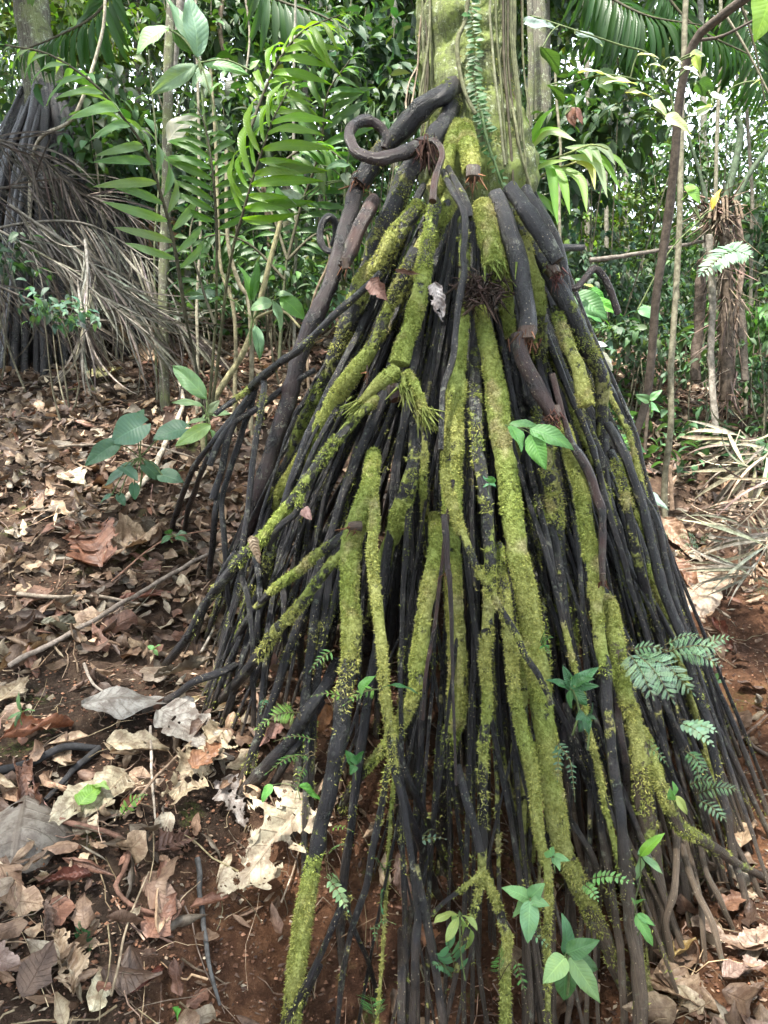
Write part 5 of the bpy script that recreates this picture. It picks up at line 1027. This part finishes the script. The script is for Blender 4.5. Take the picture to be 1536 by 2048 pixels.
sapling([(1400,680,8.0),(1408,300,8.0),(1400,-60,8.0)], 15, (.16,.16,.13), 'far trunk between the brown sapling and the withered palm')
sapling([(240,560,7.4),(232,300,7.4),(236,-60,7.4)], 12, (.17,.17,.13), 'far trunk right of the second palm')
sapling([(640,560,8.0),(645,300,8.0),(640,-60,8.0)], 14, (.16,.16,.13), 'far trunk left of the curled root')
sapling([(790,500,8.4),(792,200,8.4),(788,-60,8.4)], 16, (.15,.15,.12), 'far trunk against the left side of the main trunk')
sapling([(480,-60,5.2),(500,60,5.2),(490,150,5.2)], 5, (.25,.22,.17), 'dangling thin vine above the bright fronds', cat='vine', name='vine')
sapling([(1452,30,3.8),(1500,110,3.8),(1545,200,3.8)], 5, (.22,.2,.14), 'thin bare stem slanting across the upper right corner')
# -- withered palm at right
def withered():
    Y = 4.4; b = P(1440, 860, Y); t = thing('withered_palm', (b[0], Y, float(H(b[0], Y))), 'withered fibrous palm with peeling strips and a few green stalks at the right', 'palm tree')
    mb = MB(); s = stem(mb, [(1452,800,Y),(1450,650,Y),(1448,520,Y),(1440,430,Y)], 28, (.10,.075,.055), rough=.35, tp=.8); 
    for _ in range(260):
        i = rng.integers(0, len(s)); shred(mb, s[i, :3] + rng.normal(0, .03, 3), rng.normal(0, .4, 3) + [0, 0, -.8], 1, .2, .3, .01, mat=0, col=(.17,.13,.10), wd=.003)
    mb.build('trunk', M['straw'], t)
    for pts, w_, c in (([(1418,470,Y-.2),(1425,600,Y-.2),(1422,720,Y-.2),(1432,870,Y-.3)], 13, (.2,.18,.15)), ([(1475,430,Y),(1485,520,Y),(1470,640,Y),(1462,780,Y)], 12, (.3,.22,.17)), ([(1405,520,Y+.2),(1398,640,Y+.2),(1390,760,Y+.2)], 22, (.13,.1,.08)), ([(1480,600,Y+.2),(1490,760,Y+.2)], 18, (.12,.1,.08))):
        mb = MB(); q = np.array([P(*p) for p in pts]); tube(mb, spline(q, .05), w_ * .5 * Y / F_PX, 7, 0, np.array(c), None, .25, 3, True, .35); mb.build('bark_strip', M['straw'], t)
    for pts, w_ in (([(1418,450,Y),(1400,360,Y),(1375,275,Y)], 8), ([(1440,430,Y),(1465,340,Y),(1480,260,Y),(1470,235,Y)], 15), ([(1450,440,Y),(1495,350,Y),(1545,285,Y)], 12)):
        mb = MB(); stem(mb, pts, w_, (.06,.09,.05)); mb.build('stalk', M['stem'], t)
    mb = MB()
    for k in range(9): a = rng.normal(0, 1); stem(mb, [(1440, 430, Y), (1440 + 18 * a, 405 - 12 * rng.random(), Y - .05), (1440 + 26 * a, 432 + 14 * rng.random(), Y - .1)], 6, (.17,.125,.085), rough=.35)
    
    for _ in range(160): shred(mb, P(1440 + rng.normal(0, 16), 425 + rng.normal(0, 12), Y), rng.normal(0, .6, 3) + [0, 0, -.5], 1, .16, .4, .01, mat=0, col=(.2,.15,.11), wd=.004)
    mb.build('dry_sheath', M['straw'], t)
withered()
fern('pale green fern frond hanging from the withered palm', (1450,520), 4.2, [(1500,500,1402,548,60,-.2),(1440,505,1500,512,50,-.1)], (.18,.30,.20), LEAFLET, npair=15, taper='lens', ang=1.2)
# -- understory palm with bright backlit fronds
def palmfrond(mb, pts, npair, lpx, Ym, col, tm=STRW, ang=.75, droop=.25, ups=.1, taper='lens', rw=5, rcol=(.06,.055,.03), ws=1.0, up=None, start=.15, alt=.5):
    q = np.array([P(*p) for p in pts]); frond(mb, q, npair, lpx * Ym / F_PX, tm, ang, col, up if up is not None else nrm(nrm(CAM - q[0]) * .55 + np.array([0, 0, .7])), taper, droop, rw * .5 * Ym / F_PX, rcol, ws, start, alt, 1, 0, .08, .08, ups=ups)
t = thing('understory_palm', P(440, 830, 3.6), 'young palm with bright yellow green backlit fronds left of the curled root', 'palm'); BRT = (.105,.21,.025); MID = (.07,.155,.03)
mb = MB(); stem(mb, [(420,840,3.6),(440,700,3.5),(455,560,3.4),(470,480,3.3)], 7, (.10,.10,.05)); stem(mb, [(415,840,3.6),(432,640,3.5),(434,500,3.4)], 6, (.10,.10,.05)); stem(mb, [(410,845,3.6),(385,700,3.5),(372,640,3.4)], 6, (.05,.05,.03)); mb.build('stem', M['stem'], t)
for pts, n_, l_, c, a_, kw in (
 ([(470,480,3.3),(485,430,3.25),(502,370,3.2),(525,300,3.15),(548,235,3.1),(575,185,3.1)], 11, 150, BRT, .95, {}),
 ([(500,260,3.5),(530,180,3.5),(565,110,3.45),(610,60,3.4),(680,30,3.3)], 11, 125, (.12,.23,.025), .9, {}),
 ([(434,500,3.4),(432,430,3.35),(425,340,3.3),(412,260,3.3),(395,215,3.3)], 12, 105, MID, 1.0, {}),
 ([(372,640,3.4),(350,500,3.3),(322,390,3.2),(290,300,3.1),(250,240,3.0),(190,170,2.9),(100,110,2.9),(10,90,2.9)], 15, 120, (.13,.23,.10), .9, dict(rw=6)),
 ([(560,330,3.9),(600,300,3.9),(640,290,3.9),(700,330,3.9)], 8, 110, MID, .9, {}),
 ([(430,650,3.3),(400,560,3.4),(380,470,3.5),(400,400,3.6)], 8, 90, (.05,.12,.03), .9, {})):
    mb = MB(); palmfrond(mb, pts, n_, l_, 3.3, c, ang=a_, **kw); mb.build('frond', [M['thin'], M['stem']], t)
t = thing('understory_palm', P(560, 700, 4.2), 'darker young palm standing behind the bright fronds', 'palm')
mb = MB(); stem(mb, [(560,720,4.2),(568,600,4.2),(575,520,4.2)], 7, (.07,.08,.04)); mb.build('stem', M['stem'], t)
for pts, n_, l_ in (([(575,520,4.2),(600,420,4.2),(640,300,4.1),(655,190,4.0),(700,120,3.9)], 14, 120), ([(575,520,4.2),(540,420,4.3),(490,350,4.3),(410,310,4.3)], 13, 100), ([(575,520,4.2),(630,470,4.2),(690,460,4.2),(740,500,4.2)], 11, 80), ([(570,560,4.2),(500,490,4.2),(430,470,4.1),(370,500,4.1)], 12, 85)):
    mb = MB(); palmfrond(mb, pts, n_, l_, 4.2, (.05,.115,.03), ang=.9); mb.build('frond', [M['thin'], M['stem']], t)
def bigleaf(label, name, cat, base, Y, lv, col, **kw): return plant(name, label, cat, base, Y, lv, col, **{**dict(stemw=5), **kw})
bigleaf('sapling with large drooping broad leaves at the upper left','broadleaf_sapling','sapling',(420,330),3.4,
 [(395,115,375,-10,.42,0,(.16,.27,.17)),(392,110,320,-20,.2,.1,(.10,.2,.11)),(338,58,275,110,.62,0,(.18,.28,.15)),(345,62,400,110,.5,.1,(.05,.12,.02)),(395,130,300,190,.30,0,(.17,.26,.15)),(405,128,500,150,.26,.1,(.14,.24,.12)),(398,135,420,185,.55,0,(.22,.32,.2)),(400,140,385,180,.3,0,(.18,.28,.16)),(335,290,400,230,.5,0,(.22,.27,.22)),(440,283,495,340,.52,0,(.07,.13,.09)),(420,190,445,165,.4),(500,140,520,120,.5,0,(.15,.25,.1))],(.1,.2,.07),shape='lance',hub=(400,125),droop=.8,corr=.004,mat='leaf')
bigleaf('plant with fresh green blades and grey undersides at the left foot of the cone','broadleaf_sapling','plant',(500,690),3.5,
 [(500,600,475,530,.32,0,(.12,.28,.06)),(502,600,515,520,.22,0,(.07,.2,.03)),(545,605,500,620,.6,0,(.2,.32,.18)),(545,600,560,665,.45,0,(.18,.3,.16)),(560,595,610,640,.5,0,(.10,.26,.04)),(550,590,590,595,.5,0,(.17,.3,.14)),(440,590,378,600,.4,0,(.16,.24,.17)),(510,650,520,720,.3,0,(.12,.22,.12))],(.12,.25,.08),shape='lance',hub=(505,640),droop=1.0)
bigleaf('pale leaves on a twig below the curled root','leaf_sprig','leaf sprig',(690,420),3.2,[(690,345,695,372,.8,0,(.22,.33,.22)),(700,300,655,305,.5,0,(.13,.25,.14)),(700,330,650,340,.4,0,(.09,.2,.09)),(605,410,560,380,.6,0,(.15,.22,.14)),(600,400,618,425,.4,0,(.16,.24,.12)),(640,330,650,395,.3,0,(.10,.18,.05))],(.12,.24,.12),hub=(690,360))
# -- strap leaved clump right of the trunk
t = thing('strap_leaved_palm', P(1075, 400, 3.0), 'arching clump of yellow green strap leaves right of the trunk', 'palm')
mb = MB(); stem(mb, [(1080,520,3.1),(1062,400,3.05),(1058,330,3.0),(1058,285,3.0)], 8, (.14,.13,.05)); mb.build('stem', M['stem'], t)
SG = (.15,.30,.045); SH = (.22,.33,.17)
for i, (x0, y0, xm, ym, x1, y1, w_, c) in enumerate([(1056,285,1040,235,1003,224,22,SG),(1060,285,1085,240,1110,215,16,(.2,.34,.08)),(1062,290,1085,262,1120,256,12,SG),(1058,300,1100,265,1152,282,20,SH),(1070,320,1100,340,1115,450,18,SG),(1080,330,1120,350,1140,430,18,SG),(1105,330,1160,360,1174,426,18,SG),(1120,315,1190,325,1215,396,18,SH),(1150,300,1205,320,1242,382,14,SG),(1130,295,1170,300,1185,325,16,SH),(1155,292,1185,300,1205,330,16,SH),(1180,290,1210,300,1230,330,16,SH),(1200,300,1235,320,1258,352,10,SG),(1075,385,1105,420,1117,445,14,(.09,.2,.04)),(1060,350,1090,330,1135,320,14,(.2,.3,.08)),(1140,320,1180,335,1190,380,14,(.3,.35,.1))]):
    a, m_, e = P(x0, y0, 3.0), P(xm, ym, 2.95), P(x1, y1, 2.9); s = spline(np.array([a, m_, e]), .015); n = len(s); T_ = nrm(np.gradient(s, axis=0)); side = nrm(np.cross(T_, nrm(CAM - s) * .6 + np.array([0, 0, .5]))); nn = np.cross(side, T_); u = np.linspace(0, 1, n); wd = prof(np.clip(u, .01, .99), 'lance') * w_ * .5 * 3 / F_PX
    V = (s[:, None] + side[:, None] * (np.array([-1, -.5, 0, .5, 1])[None, :, None] * wd[:, None, None]) + nn[:, None] * (np.array([1, .3, 0, .3, 1])[None, :, None] * wd[:, None, None] * .3)).reshape(-1, 3)
    ii = np.arange(n - 1)[:, None] * 5; jj = np.arange(4)[None]; Q = np.stack([ii + jj, ii + 5 + jj, ii + 6 + jj, ii + jj + 1], -1).reshape(-1, 4)
    mb = MB(); mb.add(V, Q, None, np.stack([np.repeat(u, 5), np.tile([-1, -.5, 0, .5, 1], n), 0 * np.repeat(u, 5)], -1), jit(c, 1, .1)[0]); mb.build('leaf', M['thin'], t)
mb = MB(); stem(mb, [(1062,330,3.0),(1120,312,2.97),(1180,290,2.95),(1215,300,2.92)], 4, (.2,.25,.08)); stem(mb, [(1060,370,3.0),(1090,345,3.0),(1150,325,2.95)], 4, (.25,.25,.09)); mb.build('rachis', M['stem'], t)
# -- silvery broad leaved branch, upper right
WH = (.40,.46,.38); DK = (.045,.10,.03)
BRS = [[(1352,250,3.4),(1335,170,3.4),(1300,110,3.4),(1240,90,3.4),(1150,60,3.4),(1060,30,3.5)],[(1340,190,3.4),(1290,165,3.35),(1210,150,3.3),(1130,170,3.4)],[(1350,240,3.4),(1320,205,3.35),(1280,190,3.3),(1220,215,3.4)],[(1350,160,3.5),(1390,130,3.45),(1410,180,3.4),(1430,200,3.4)]]
bigleaf('branch of broad leaves with silvery upper sides at the upper right','broadleaf_branch','branch',(1345,260),3.3,
 [(1042,48,1115,60,.3,.2,(.28,.36,.34)),(1150,68,1206,92,.22,.2,(.28,.36,.34)),(1155,145,1235,160,.3,0,(.33,.38,.24)),(1195,165,1275,168,.25,0,(.33,.38,.24)),(1275,110,1318,118,.45,0,WH),(1298,130,1335,142,.5,0,WH),(1250,185,1302,195,.45,0,(.36,.38,.2)),(1306,200,1335,235,.4,0,(.36,.42,.24)),(1330,230,1382,268,.4,0,(.36,.42,.26)),(1340,115,1365,128,.4,0,WH),(1366,135,1400,155,.5,0,WH),(1420,188,1455,208,.6,0,WH),(1395,232,1425,212,.6,0,WH),(1425,215,1385,225,.5,0,(.35,.42,.3)),(1380,108,1410,112,.5,0,WH),(1390,110,1400,145,.5,0,(.25,.28,.05)),(1190,155,1240,180,.7,.1,DK),(1225,165,1280,205,.7,.1,DK),(1290,165,1340,190,.7,.1,DK),(1230,210,1180,275,.35,.1,(.10,.16,.12)),(1100,170,1125,215,.6,.2,DK),(1085,95,1115,150,.6,.2,DK),(1520,160,1500,175,.6,0,WH),(1395,165,1430,195,.6,.1,DK),(1330,235,1300,215,.3,0,WH)],WH,shape='ovate',mat='leaf',mixu=.65,droop=.7,corr=.004,branches=BRS)
bigleaf('large yellow green leaf hanging in the upper right corner','broadleaf_branch','leaf',(1545,-20),2.4,[(1545,-20,1508,85,.65,0,(.25,.36,.05))],(.25,.36,.05))
bigleaf('yellow and green leaves below the bright gap at right','leaf_sprig','leaf sprig',(1400,440),3.9,[(1425,420,1445,375,.3,0,(.40,.30,.05)),(1365,400,1400,380,.5,0,(.12,.22,.05)),(1370,370,1400,410,.5,0,(.14,.26,.06)),(1275,620,1325,640,.5,0,(.1,.2,.1))],(.1,.2,.05))
bigleaf('brown hanging dead leaves right of the strap leaved clump','dead_leaf_cluster','dead leaf',(1130,230),4.0,[(1140,215,1150,255,.55,0,(.16,.07,.045)),(1150,215,1165,250,.4,0,(.13,.06,.04))],(.14,.06,.04),mat='dead')
t = thing('tall_palm', P(1180, -60, 4.6), 'feathery palm fronds arching down from the top at the upper right', 'palm')
for pts, n_, l_ in (([(1130,-90,4.6),(1200,-20,4.6),(1290,30,4.5),(1400,50,4.5)], 30, 125), ([(1300,-80,4.6),(1340,0,4.6),(1400,60,4.6),(1500,110,4.6)], 30, 115), ([(1220,-60,4.8),(1230,40,4.8),(1235,120,4.8),(1250,190,4.8)], 20, 110), ([(1450,-60,4.9),(1500,60,4.9),(1530,200,4.9)], 20, 120)):
    mb = MB(); palmfrond(mb, pts, n_, l_, 4.6, (.028,.075,.02), tm=CL2, ws=.42, ang=1.0, droop=.3); mb.build('frond', [M['thin'], M['stem']], t)
t = thing('tall_palm', P(160, -60, 4.9), 'palm fronds with narrow leaflets hanging at the top left', 'palm')
for pts, n_, l_ in (([(250,-80,5.0),(200,20,5.0),(120,70,5.0),(20,110,5.0)], 22, 110), ([(500,-90,5.2),(540,-10,5.2),(640,30,5.2),(730,80,5.2)], 20, 120)):
    mb = MB(); palmfrond(mb, pts, n_, l_, 5, (.035,.09,.025), tm=CL2, ws=.5, ang=1.0, droop=.35); mb.build('frond', [M['thin'], M['stem']], t)
# -- climbers on the trunk
mb = MB(); s = np.array([P(x, y, AY - r) for x, y, r in ((938,-40,.2),(944,40,.2),(950,100,.205),(948,160,.21),(958,215,.225),(972,265,.235))]); s = spline(s, .006)
T_ = nrm(np.gradient(s, axis=0)); side = np.cross(T_, [0, -1.0, 0]); cf = leaf_t(4, 2, 'oblong', .42, .1, .6)
for sg in (-1, 1):
    i = np.arange(0, len(s), 2); inst(mb, cf, s[i] + rng.normal(0, .002, (len(i), 3)), nrm(side[i] * sg + np.array([0, -.35, -.1]) + rng.normal(0, .12, (len(i), 3))), nrm(np.array([0, -1, .4]) + rng.normal(0, .2, (len(i), 3))), .029 * (.7 + .5 * rng.random(len(i))), jit((.038,.105,.028), len(i), .2))
tag(mb.build('climbing_fern', M['fern'], origin=s[0]), 'narrow climbing fern running up the middle of the trunk', 'fern')
def vine(pts, w, label, col=(.13,.135,.07)):
    q = np.array([P(x, y, AY - r) for x, y, r in pts]); mb = MB(); s = spline(q, .02); s += .006 * np.stack([N1(s, 9), N2(s, 9), N3(s, 9)], -1); tube(mb, s, w * .5 * 2.5 / F_PX, 6, 0, np.array(col), None, .15); return tag(mb.build('vine', M['stem'], origin=q[0]), label, 'vine', 'climbers on the trunk')
vine([(938,-40,.2),(930,40,.2),(915,80,.2),(918,130,.2),(932,190,.21),(950,230,.23)], 8, 'mossy vine snaking down the middle of the trunk')
vine([(1000,-40,.14),(1004,60,.14),(998,120,.15),(1020,200,.16),(1040,300,.18),(1065,400,.15)], 6, 'vine along the right side of the trunk')
vine([(985,-40,.18),(980,60,.18),(990,150,.19),(1000,240,.2),(1010,330,.22)], 5, 'pale vine just right of the climbing fern', (.19,.2,.12))
vine([(1020,-40,.08),(1022,90,.08),(1024,160,.1),(1046,260,.1),(1052,340,.1)], 5, 'rightmost vine on the trunk edge', (.2,.15,.11))
vine([(860,-40,.12),(858,60,.13),(850,130,.14),(840,190,.14),(845,215,.12)], 5, 'vine on the left edge of the trunk')
vine([(842,-40,.02),(846,40,.02),(838,110,.03),(818,160,.08),(812,205,.1),(815,225,.12)], 4, 'loose aerial root hanging free left of the trunk', (.24,.19,.14))
vine([(850,-40,.05),(838,60,.05),(832,130,.05),(826,180,.07),(822,215,.1)], 4, 'second loose aerial root left of the trunk', (.22,.17,.12))
vine([(960,225,.24),(975,290,.25),(990,330,.26),(1005,370,.26),(1030,400,.27)], 5, 'fern rhizome curving to the right root collar', (.10,.16,.06))
for k in range(15):
    a = (.25 + .75 * rng.random()) if k < 11 else -(.75 + .2 * rng.random()); c_ = P(932, 0, AY)[0]; R_ = .182; x0 = c_ + R_ * a; yb = AY - math.sqrt(max(.0002, 1 - a * a)) * R_ - .003; zt, zb_ = 3.75, 2.35 + .35 * rng.random(); z = np.linspace(zt, zb_, 14)
    q = np.stack([x0 + a * .055 * np.clip((2.85 - z) / .4, 0, 1) + (3.75 - z) * .028 + .006 * N1(np.stack([z, z * 0 + k, z * 0], -1), 4.), yb - .05 * np.clip((2.85 - z) / .4, 0, 1) * (1 - abs(a)) + 0 * z, z], -1)
    mb = MB(); tube(mb, spline(q, .03), .0022 + .003 * rng.random(), 5, 0, np.array([(.085,.095,.04),(.12,.13,.065),(.07,.06,.035)][k % 3]), None, .2); tag(mb.build('aerial_root', M['stem'], origin=q[0]), 'thin aerial root running straight down the trunk bark', 'vine', 'thin aerial roots hugging the trunk')
mb = MB(); s = np.array([P(x, y, AY - .23) for x, y in ((958,230),(970,280),(985,320),(1000,352),(1015,380))]); s = spline(s, .008); i = np.arange(0, len(s)); inst(mb, cf, s, nrm(rng.normal(0, .7, (len(s), 3)) + [0, -.6, -.2]), nrm(rng.normal(0, .4, (len(s), 3)) + [0, -1, .4]), .025, jit((.06,.15,.05), len(s), .2))
tag(mb.build('climbing_fern', M['fern'], origin=s[0]), 'lower wisp of climbing fern near the root collar', 'fern')
# -- shrubs and small trees, nearer first
SB = [
 ('small dark shrub at the left edge below the straw heap',110,620,3.9,60,32,110,.075,(.075,.16,.10),CL),
 ('low dark shrub at the far left edge',10,510,4.4,50,45,90,.09,(.035,.09,.04),CL),
 ('dense shrub of mid green leaves behind the straw heap',250,320,5.6,110,90,520,.12,(.04,.10,.035),CL),
 ('shrub with yellowish leaves above the second palm',140,60,6.2,150,70,520,.15,(.11,.20,.03),CL),
 ('grey green bush behind the grey sapling',370,380,5.6,120,120,620,.12,(.06,.12,.06),CL),
 ('bush with large dark leaves behind the bright fronds',520,250,5.4,130,110,520,.17,(.04,.09,.03),CL),
 ('leafy bush low behind the left side of the cone',560,520,5.4,110,70,480,.09,(.06,.13,.06),CL),
 ('small leaved bush behind the curled root',700,330,5.2,80,110,560,.09,(.05,.12,.05),CL),
 ('shady large leaved bush left of the trunk',740,120,5.2,90,110,420,.19,(.035,.08,.035),CL),
 ('dark bush between the trunk and the pale trunks',1130,330,5.6,90,110,560,.13,(.04,.10,.045),CL),
 ('grey green bush below the strap leaved clump',1180,540,5.2,110,80,620,.085,(.06,.12,.07),CL),
 ('low silvery undergrowth bush behind the hooked root',1300,600,5.6,110,60,560,.09,(.07,.14,.08),CL),
 ('bush with pale leaves left of the withered palm',1370,520,6.2,80,90,420,.10,(.06,.13,.06),CL),
 ('bush of narrow palm like leaves at the right edge',1530,640,5.0,80,60,260,.18,(.07,.17,.04),CL2),
 ('shrub of dark leaves right of the withered palm',1530,470,6.0,80,90,420,.13,(.05,.11,.05),CL),
 ('shrub with drooping leaves under the silvery branch',1200,250,5.0,90,70,320,.16,(.04,.09,.03),CL),
 ('tree crown of large dark leaves at the top left centre',430,40,6.4,170,90,620,.18,(.045,.10,.03),CL),
 ('tree crown of small leaves at the top centre left',640,60,6.8,130,90,720,.12,(.05,.12,.03),CL),
 ('low bush at the right edge of the litter slope',1480,740,5.4,90,30,260,.09,(.07,.15,.08),CL),
 ('sparse seedlings patch behind the right saplings',1300,730,5.6,90,26,180,.08,(.07,.15,.07),CL),
 ('sparse seedlings patch in front of the left stems',600,590,5.0,110,26,200,.07,(.06,.14,.07),CL),
 ('yellowish bush in the bright gap at right',1270,440,7.4,120,90,560,.10,(.10,.18,.03),CL),
 ('tree crown of narrow leaves in the upper right corner',1480,330,7.0,110,120,520,.13,(.07,.14,.05),CL2),
 ('small bush with dull leaves at the foot of the thin left stems',420,590,4.9,70,45,260,.10,(.06,.12,.05),CL),
 ('low bush just left of the cone below the curled root',600,560,4.7,70,55,300,.11,(.07,.14,.06),CL),
 ('low leafy bush behind the base of the dark brown sapling',1260,670,4.9,70,35,220,.10,(.08,.15,.08),CL),
 ('low leafy bush in front of the withered palm base',1410,720,4.9,60,30,180,.10,(.08,.15,.07),CL),
 ('dark hanging foliage between the second palm and the grey sapling',215,250,5.0,60,110,360,.15,(.05,.11,.035),CL),
 ('bush of dark narrow leaves at the top between fronds and trunk',760,230,4.8,60,90,300,.17,(.05,.11,.035),CL2),
 ('tall bush between the bright gap and the silvery branch',1330,330,7.2,90,80,360,.12,(.05,.11,.04),CL),
]
for (lab, px, py, Y, rx, ry, n, sz, c, tm) in SB: shrub(lab, px, py, Y, rx, ry, int(n * 1.7), sz * .72, tuple(np.array(c) * .68), tm)
# -- far forest as one mass: foliage on many depths, with thinner places where the sky shines through
def lai(px, py):
    L_ = np.full(px.shape, 1.0)
    for x, y, rx, ry, k in ((1440,260,130,90,.86),(1290,385,110,60,.84),(1230,440,80,70,.7),(1500,420,60,80,.6),(620,170,120,90,.6),(560,90,90,60,.4),(380,90,80,60,.4),(1150,110,60,60,.4),(700,100,60,60,.5),(230,90,70,50,.45),(520,330,60,40,.35),(1180,60,200,50,.3),(1510,120,60,60,.6),(1340,200,70,50,.5)):
        L_ *= 1 - .85 * k * np.exp(-((px - x) / rx) ** 2 - ((py - y) / ry) ** 2)
    return L_
mb = MB(); n = 170000; Y = 8.5 + 15 * rng.random(n); px = -250 + 2040 * rng.random(n); py = -260 + 960 * rng.random(n); pos = P(px, py, Y)
keep = (rng.random(n) < lai(px, py) ** 1.0 * np.clip(.62 + .9 * N1(pos, .9) + .8 * N2(pos, 2.3), .05, 1)) & (pos[:, 2] > H0(pos[:, 0], pos[:, 1]) + .1); pos, Y = pos[keep], Y[keep]
m_ = 60000; y = 7.5 + 9 * rng.random(m_); x = (rng.random(m_) * 2 - 1) * y * .62; h_ = (.15 + 1.7 * rng.random(m_) ** 1.6) * (1 + .6 * N1(np.stack([x, y, 0 * x], -1), .7)); k_ = N2(np.stack([x, y, h_], -1), 1.3) > -.35
pos = np.vstack([pos, np.stack([x, y, H0(x, y) + h_], -1)[k_]]); Y = np.concatenate([Y, y[k_]]); n = len(pos)
FC = np.array([(.035,.07,.03),(.055,.11,.035),(.09,.17,.03),(.03,.055,.035),(.16,.25,.06),(.10,.13,.10)])[rng.choice(6, n, p=[.32,.26,.12,.16,.05,.09])]
for tm, m_ in ((CL, rng.random(n) < .75), (CL2, None)):
    m_ = m_ if m_ is not None else ~mprev; mprev = m_
    k = m_.sum(); inst(mb, tm, pos[m_], nrm(rng.normal(size=(k, 3)) * [1, 1, .6] + [0, 0, -.3]), nrm(rng.normal(0, .5, (k, 3)) + [0, -.1, 1]), (.07 + .11 * rng.random(k)) * (1 + (Y[m_] - 8) * .05), jit(FC[m_], k, .3, .1))
tag(mb.build('forest_foliage', M['leaf']), 'deep green foliage of the distant rainforest with bright sky gaps', 'foliage', kind='stuff')
mb = MB()
for k in range(16):
    Y = 9 + 13 * rng.random(); px = -200 + 1940 * rng.random(); stem(mb, [(px, 760, Y), (px + rng.normal(0, 12), 400, Y), (px + rng.normal(0, 25), -250, Y)], 5 + 12 * rng.random() ** 2, (.13,.125,.10), ns=6, wob=.05)
tag(mb.build('distant_trunks', M['stem']), 'thin trunks fading into the distant rainforest', 'trunks', kind='stuff')
# -- low ground cover of seedlings in the middle distance
mb = MB(); n = 1500; y = 4.4 + 4.5 * rng.random(n); x = (rng.random(n) * 2 - 1) * y * .6; k = rng.integers(3, 8, n)
x = np.repeat(x, k); y = np.repeat(y, k); n = len(x); keep = (N1(np.stack([x, y, 0 * x], -1), .9) > -.1) & ((x > .4) | (y > 5.5)); x, y = x[keep], y[keep]; n = len(x)
x = x + rng.normal(0, .04, n); y = y + rng.normal(0, .04, n); inst(mb, CL, np.stack([x, y, H(x, y) + .06 + .22 * rng.random(n)], -1), nrm(rng.normal(size=(n, 3)) * [1, 1, .3]), nrm(rng.normal(0, .35, (n, 3)) + [0, 0, 1]), .06 + .07 * rng.random(n), jit((.06,.13,.06), n, .35))
tag(mb.build('ground_seedlings', M['leaf']), 'low leafy seedlings dotting the forest floor in the middle distance', 'ground cover', kind='stuff')
SHADE_TREES = [('tall tree added to shade the second palm at the left', -3.6, 8.2, 8.6, 3.2, 2.6, 4200, .32, (.05,.11,.03)),  # trees put in to block sky light and break up the sun
 ('tall shade tree added behind the bright fronds', -1.2, 10.5, 9.2, 3.0, 2.6, 4200, .32, (.045,.10,.03)),
 ('tall shade tree added behind the main palm', 1.9, 9.6, 8.8, 3.0, 2.4, 4000, .32, (.05,.11,.03)),
 ('tall shade tree added at the far right behind the withered palm', 5.4, 9.0, 8.4, 2.8, 2.6, 3600, .32, (.05,.11,.03)),
 ('tall shade tree added far back on the left slope', -5.0, 14.5, 10.5, 4.0, 3.2, 2600, .36, (.05,.11,.03)),
 ('tall shade tree added far back in the middle of the forest', 0.8, 15.0, 10.0, 4.0, 3.2, 2600, .36, (.05,.11,.03)),
 ('unseen tall tree added for shade behind the photographer to the right', 2.6, -3.0, 6.5, 2.8, 2.4, 2400, .30, (.05,.11,.03)),
 ('unseen tall tree added for shade behind the photographer to the left', -3.4, -4.6, 5.5, 2.8, 2.4, 2400, .30, (.05,.11,.03)),
 ('unseen tree added for shade down the trail behind the photographer', 0.4, -6.0, 4.2, 3.2, 2.2, 2600, .28, (.05,.11,.03)),
 ('unseen tree added for shade on the slope well to the left', -6.0, 2.4, 5.4, 2.4, 2.8, 2200, .30, (.05,.11,.03)),
 ('unseen tree added for shade on the slope well to the right', 6.2, 2.6, 4.8, 2.4, 2.8, 2200, .30, (.05,.11,.03)),
 ('unseen low tree added for shade beyond the left end of the trail', -6.0, -1.8, 3.0, 2.2, 2.2, 1500, .26, (.05,.11,.03)),
 ('unseen low tree added for shade beyond the right end of the trail', 6.0, -1.4, 2.4, 2.2, 2.2, 1500, .26, (.05,.11,.03)),
 ('unseen open crowned tree added over the trail to dapple the sun', -1.2, -0.9, 7.6, 3.1, 2.8, 950, .30, (.05,.11,.03)),
 ('unseen tree added beyond the left edge to shade the straw heap', -4.3, 3.6, 6.6, 2.2, 2.2, 2600, .26, (.05,.11,.03)),
 ('unseen tree added beyond the right edge to darken the background', 4.2, 4.2, 6.2, 2.2, 2.2, 2200, .26, (.05,.11,.03))]
# ================================================================== overhead crowns added to shade and dapple the scene
CB = leaf_t(3, 2, 'ovate', .5, .2, .6)
def shade_canopy(label, cx, cy_, z, rx, ry, n, sz, col):
    g = float(H0(cx, cy_)); t = thing('added_shade_tree', (cx, cy_, g), label, 'tree', 'trees added to shade the scene'); mb = MB()
    m_ = max(8, n // 14); v = rng.normal(size=(m_, 3)); v = v / np.linalg.norm(v, axis=1, keepdims=True) * rng.random((m_, 1)) ** .4; c = np.array([cx, cy_, z]) + v * [rx, ry, 1.1]
    k = rng.integers(0, m_, n); pos = c[k] + rng.normal(0, .28, (n, 3)); inst(mb, CB, pos, nrm(rng.normal(size=(n, 3)) * [1, 1, .4]), nrm(rng.normal(0, .5, (n, 3)) + [0, 0, 1]), sz * (.6 + .8 * rng.random(n)), jit(col, n, .3, .1)); mb.build('crown', M['leaf'], t)
    mb = MB(); q = spline(np.array([[cx, cy_, g - .1], [cx + .1, cy_, (g + z) / 2], [cx, cy_ + .1, z]]), .4); tube(mb, q, np.linspace(.13, .06, len(q)), 10, 0, (.16,.15,.12)); mb.build('trunk', M['stem'], t)
for a in SHADE_TREES: shade_canopy(*a)
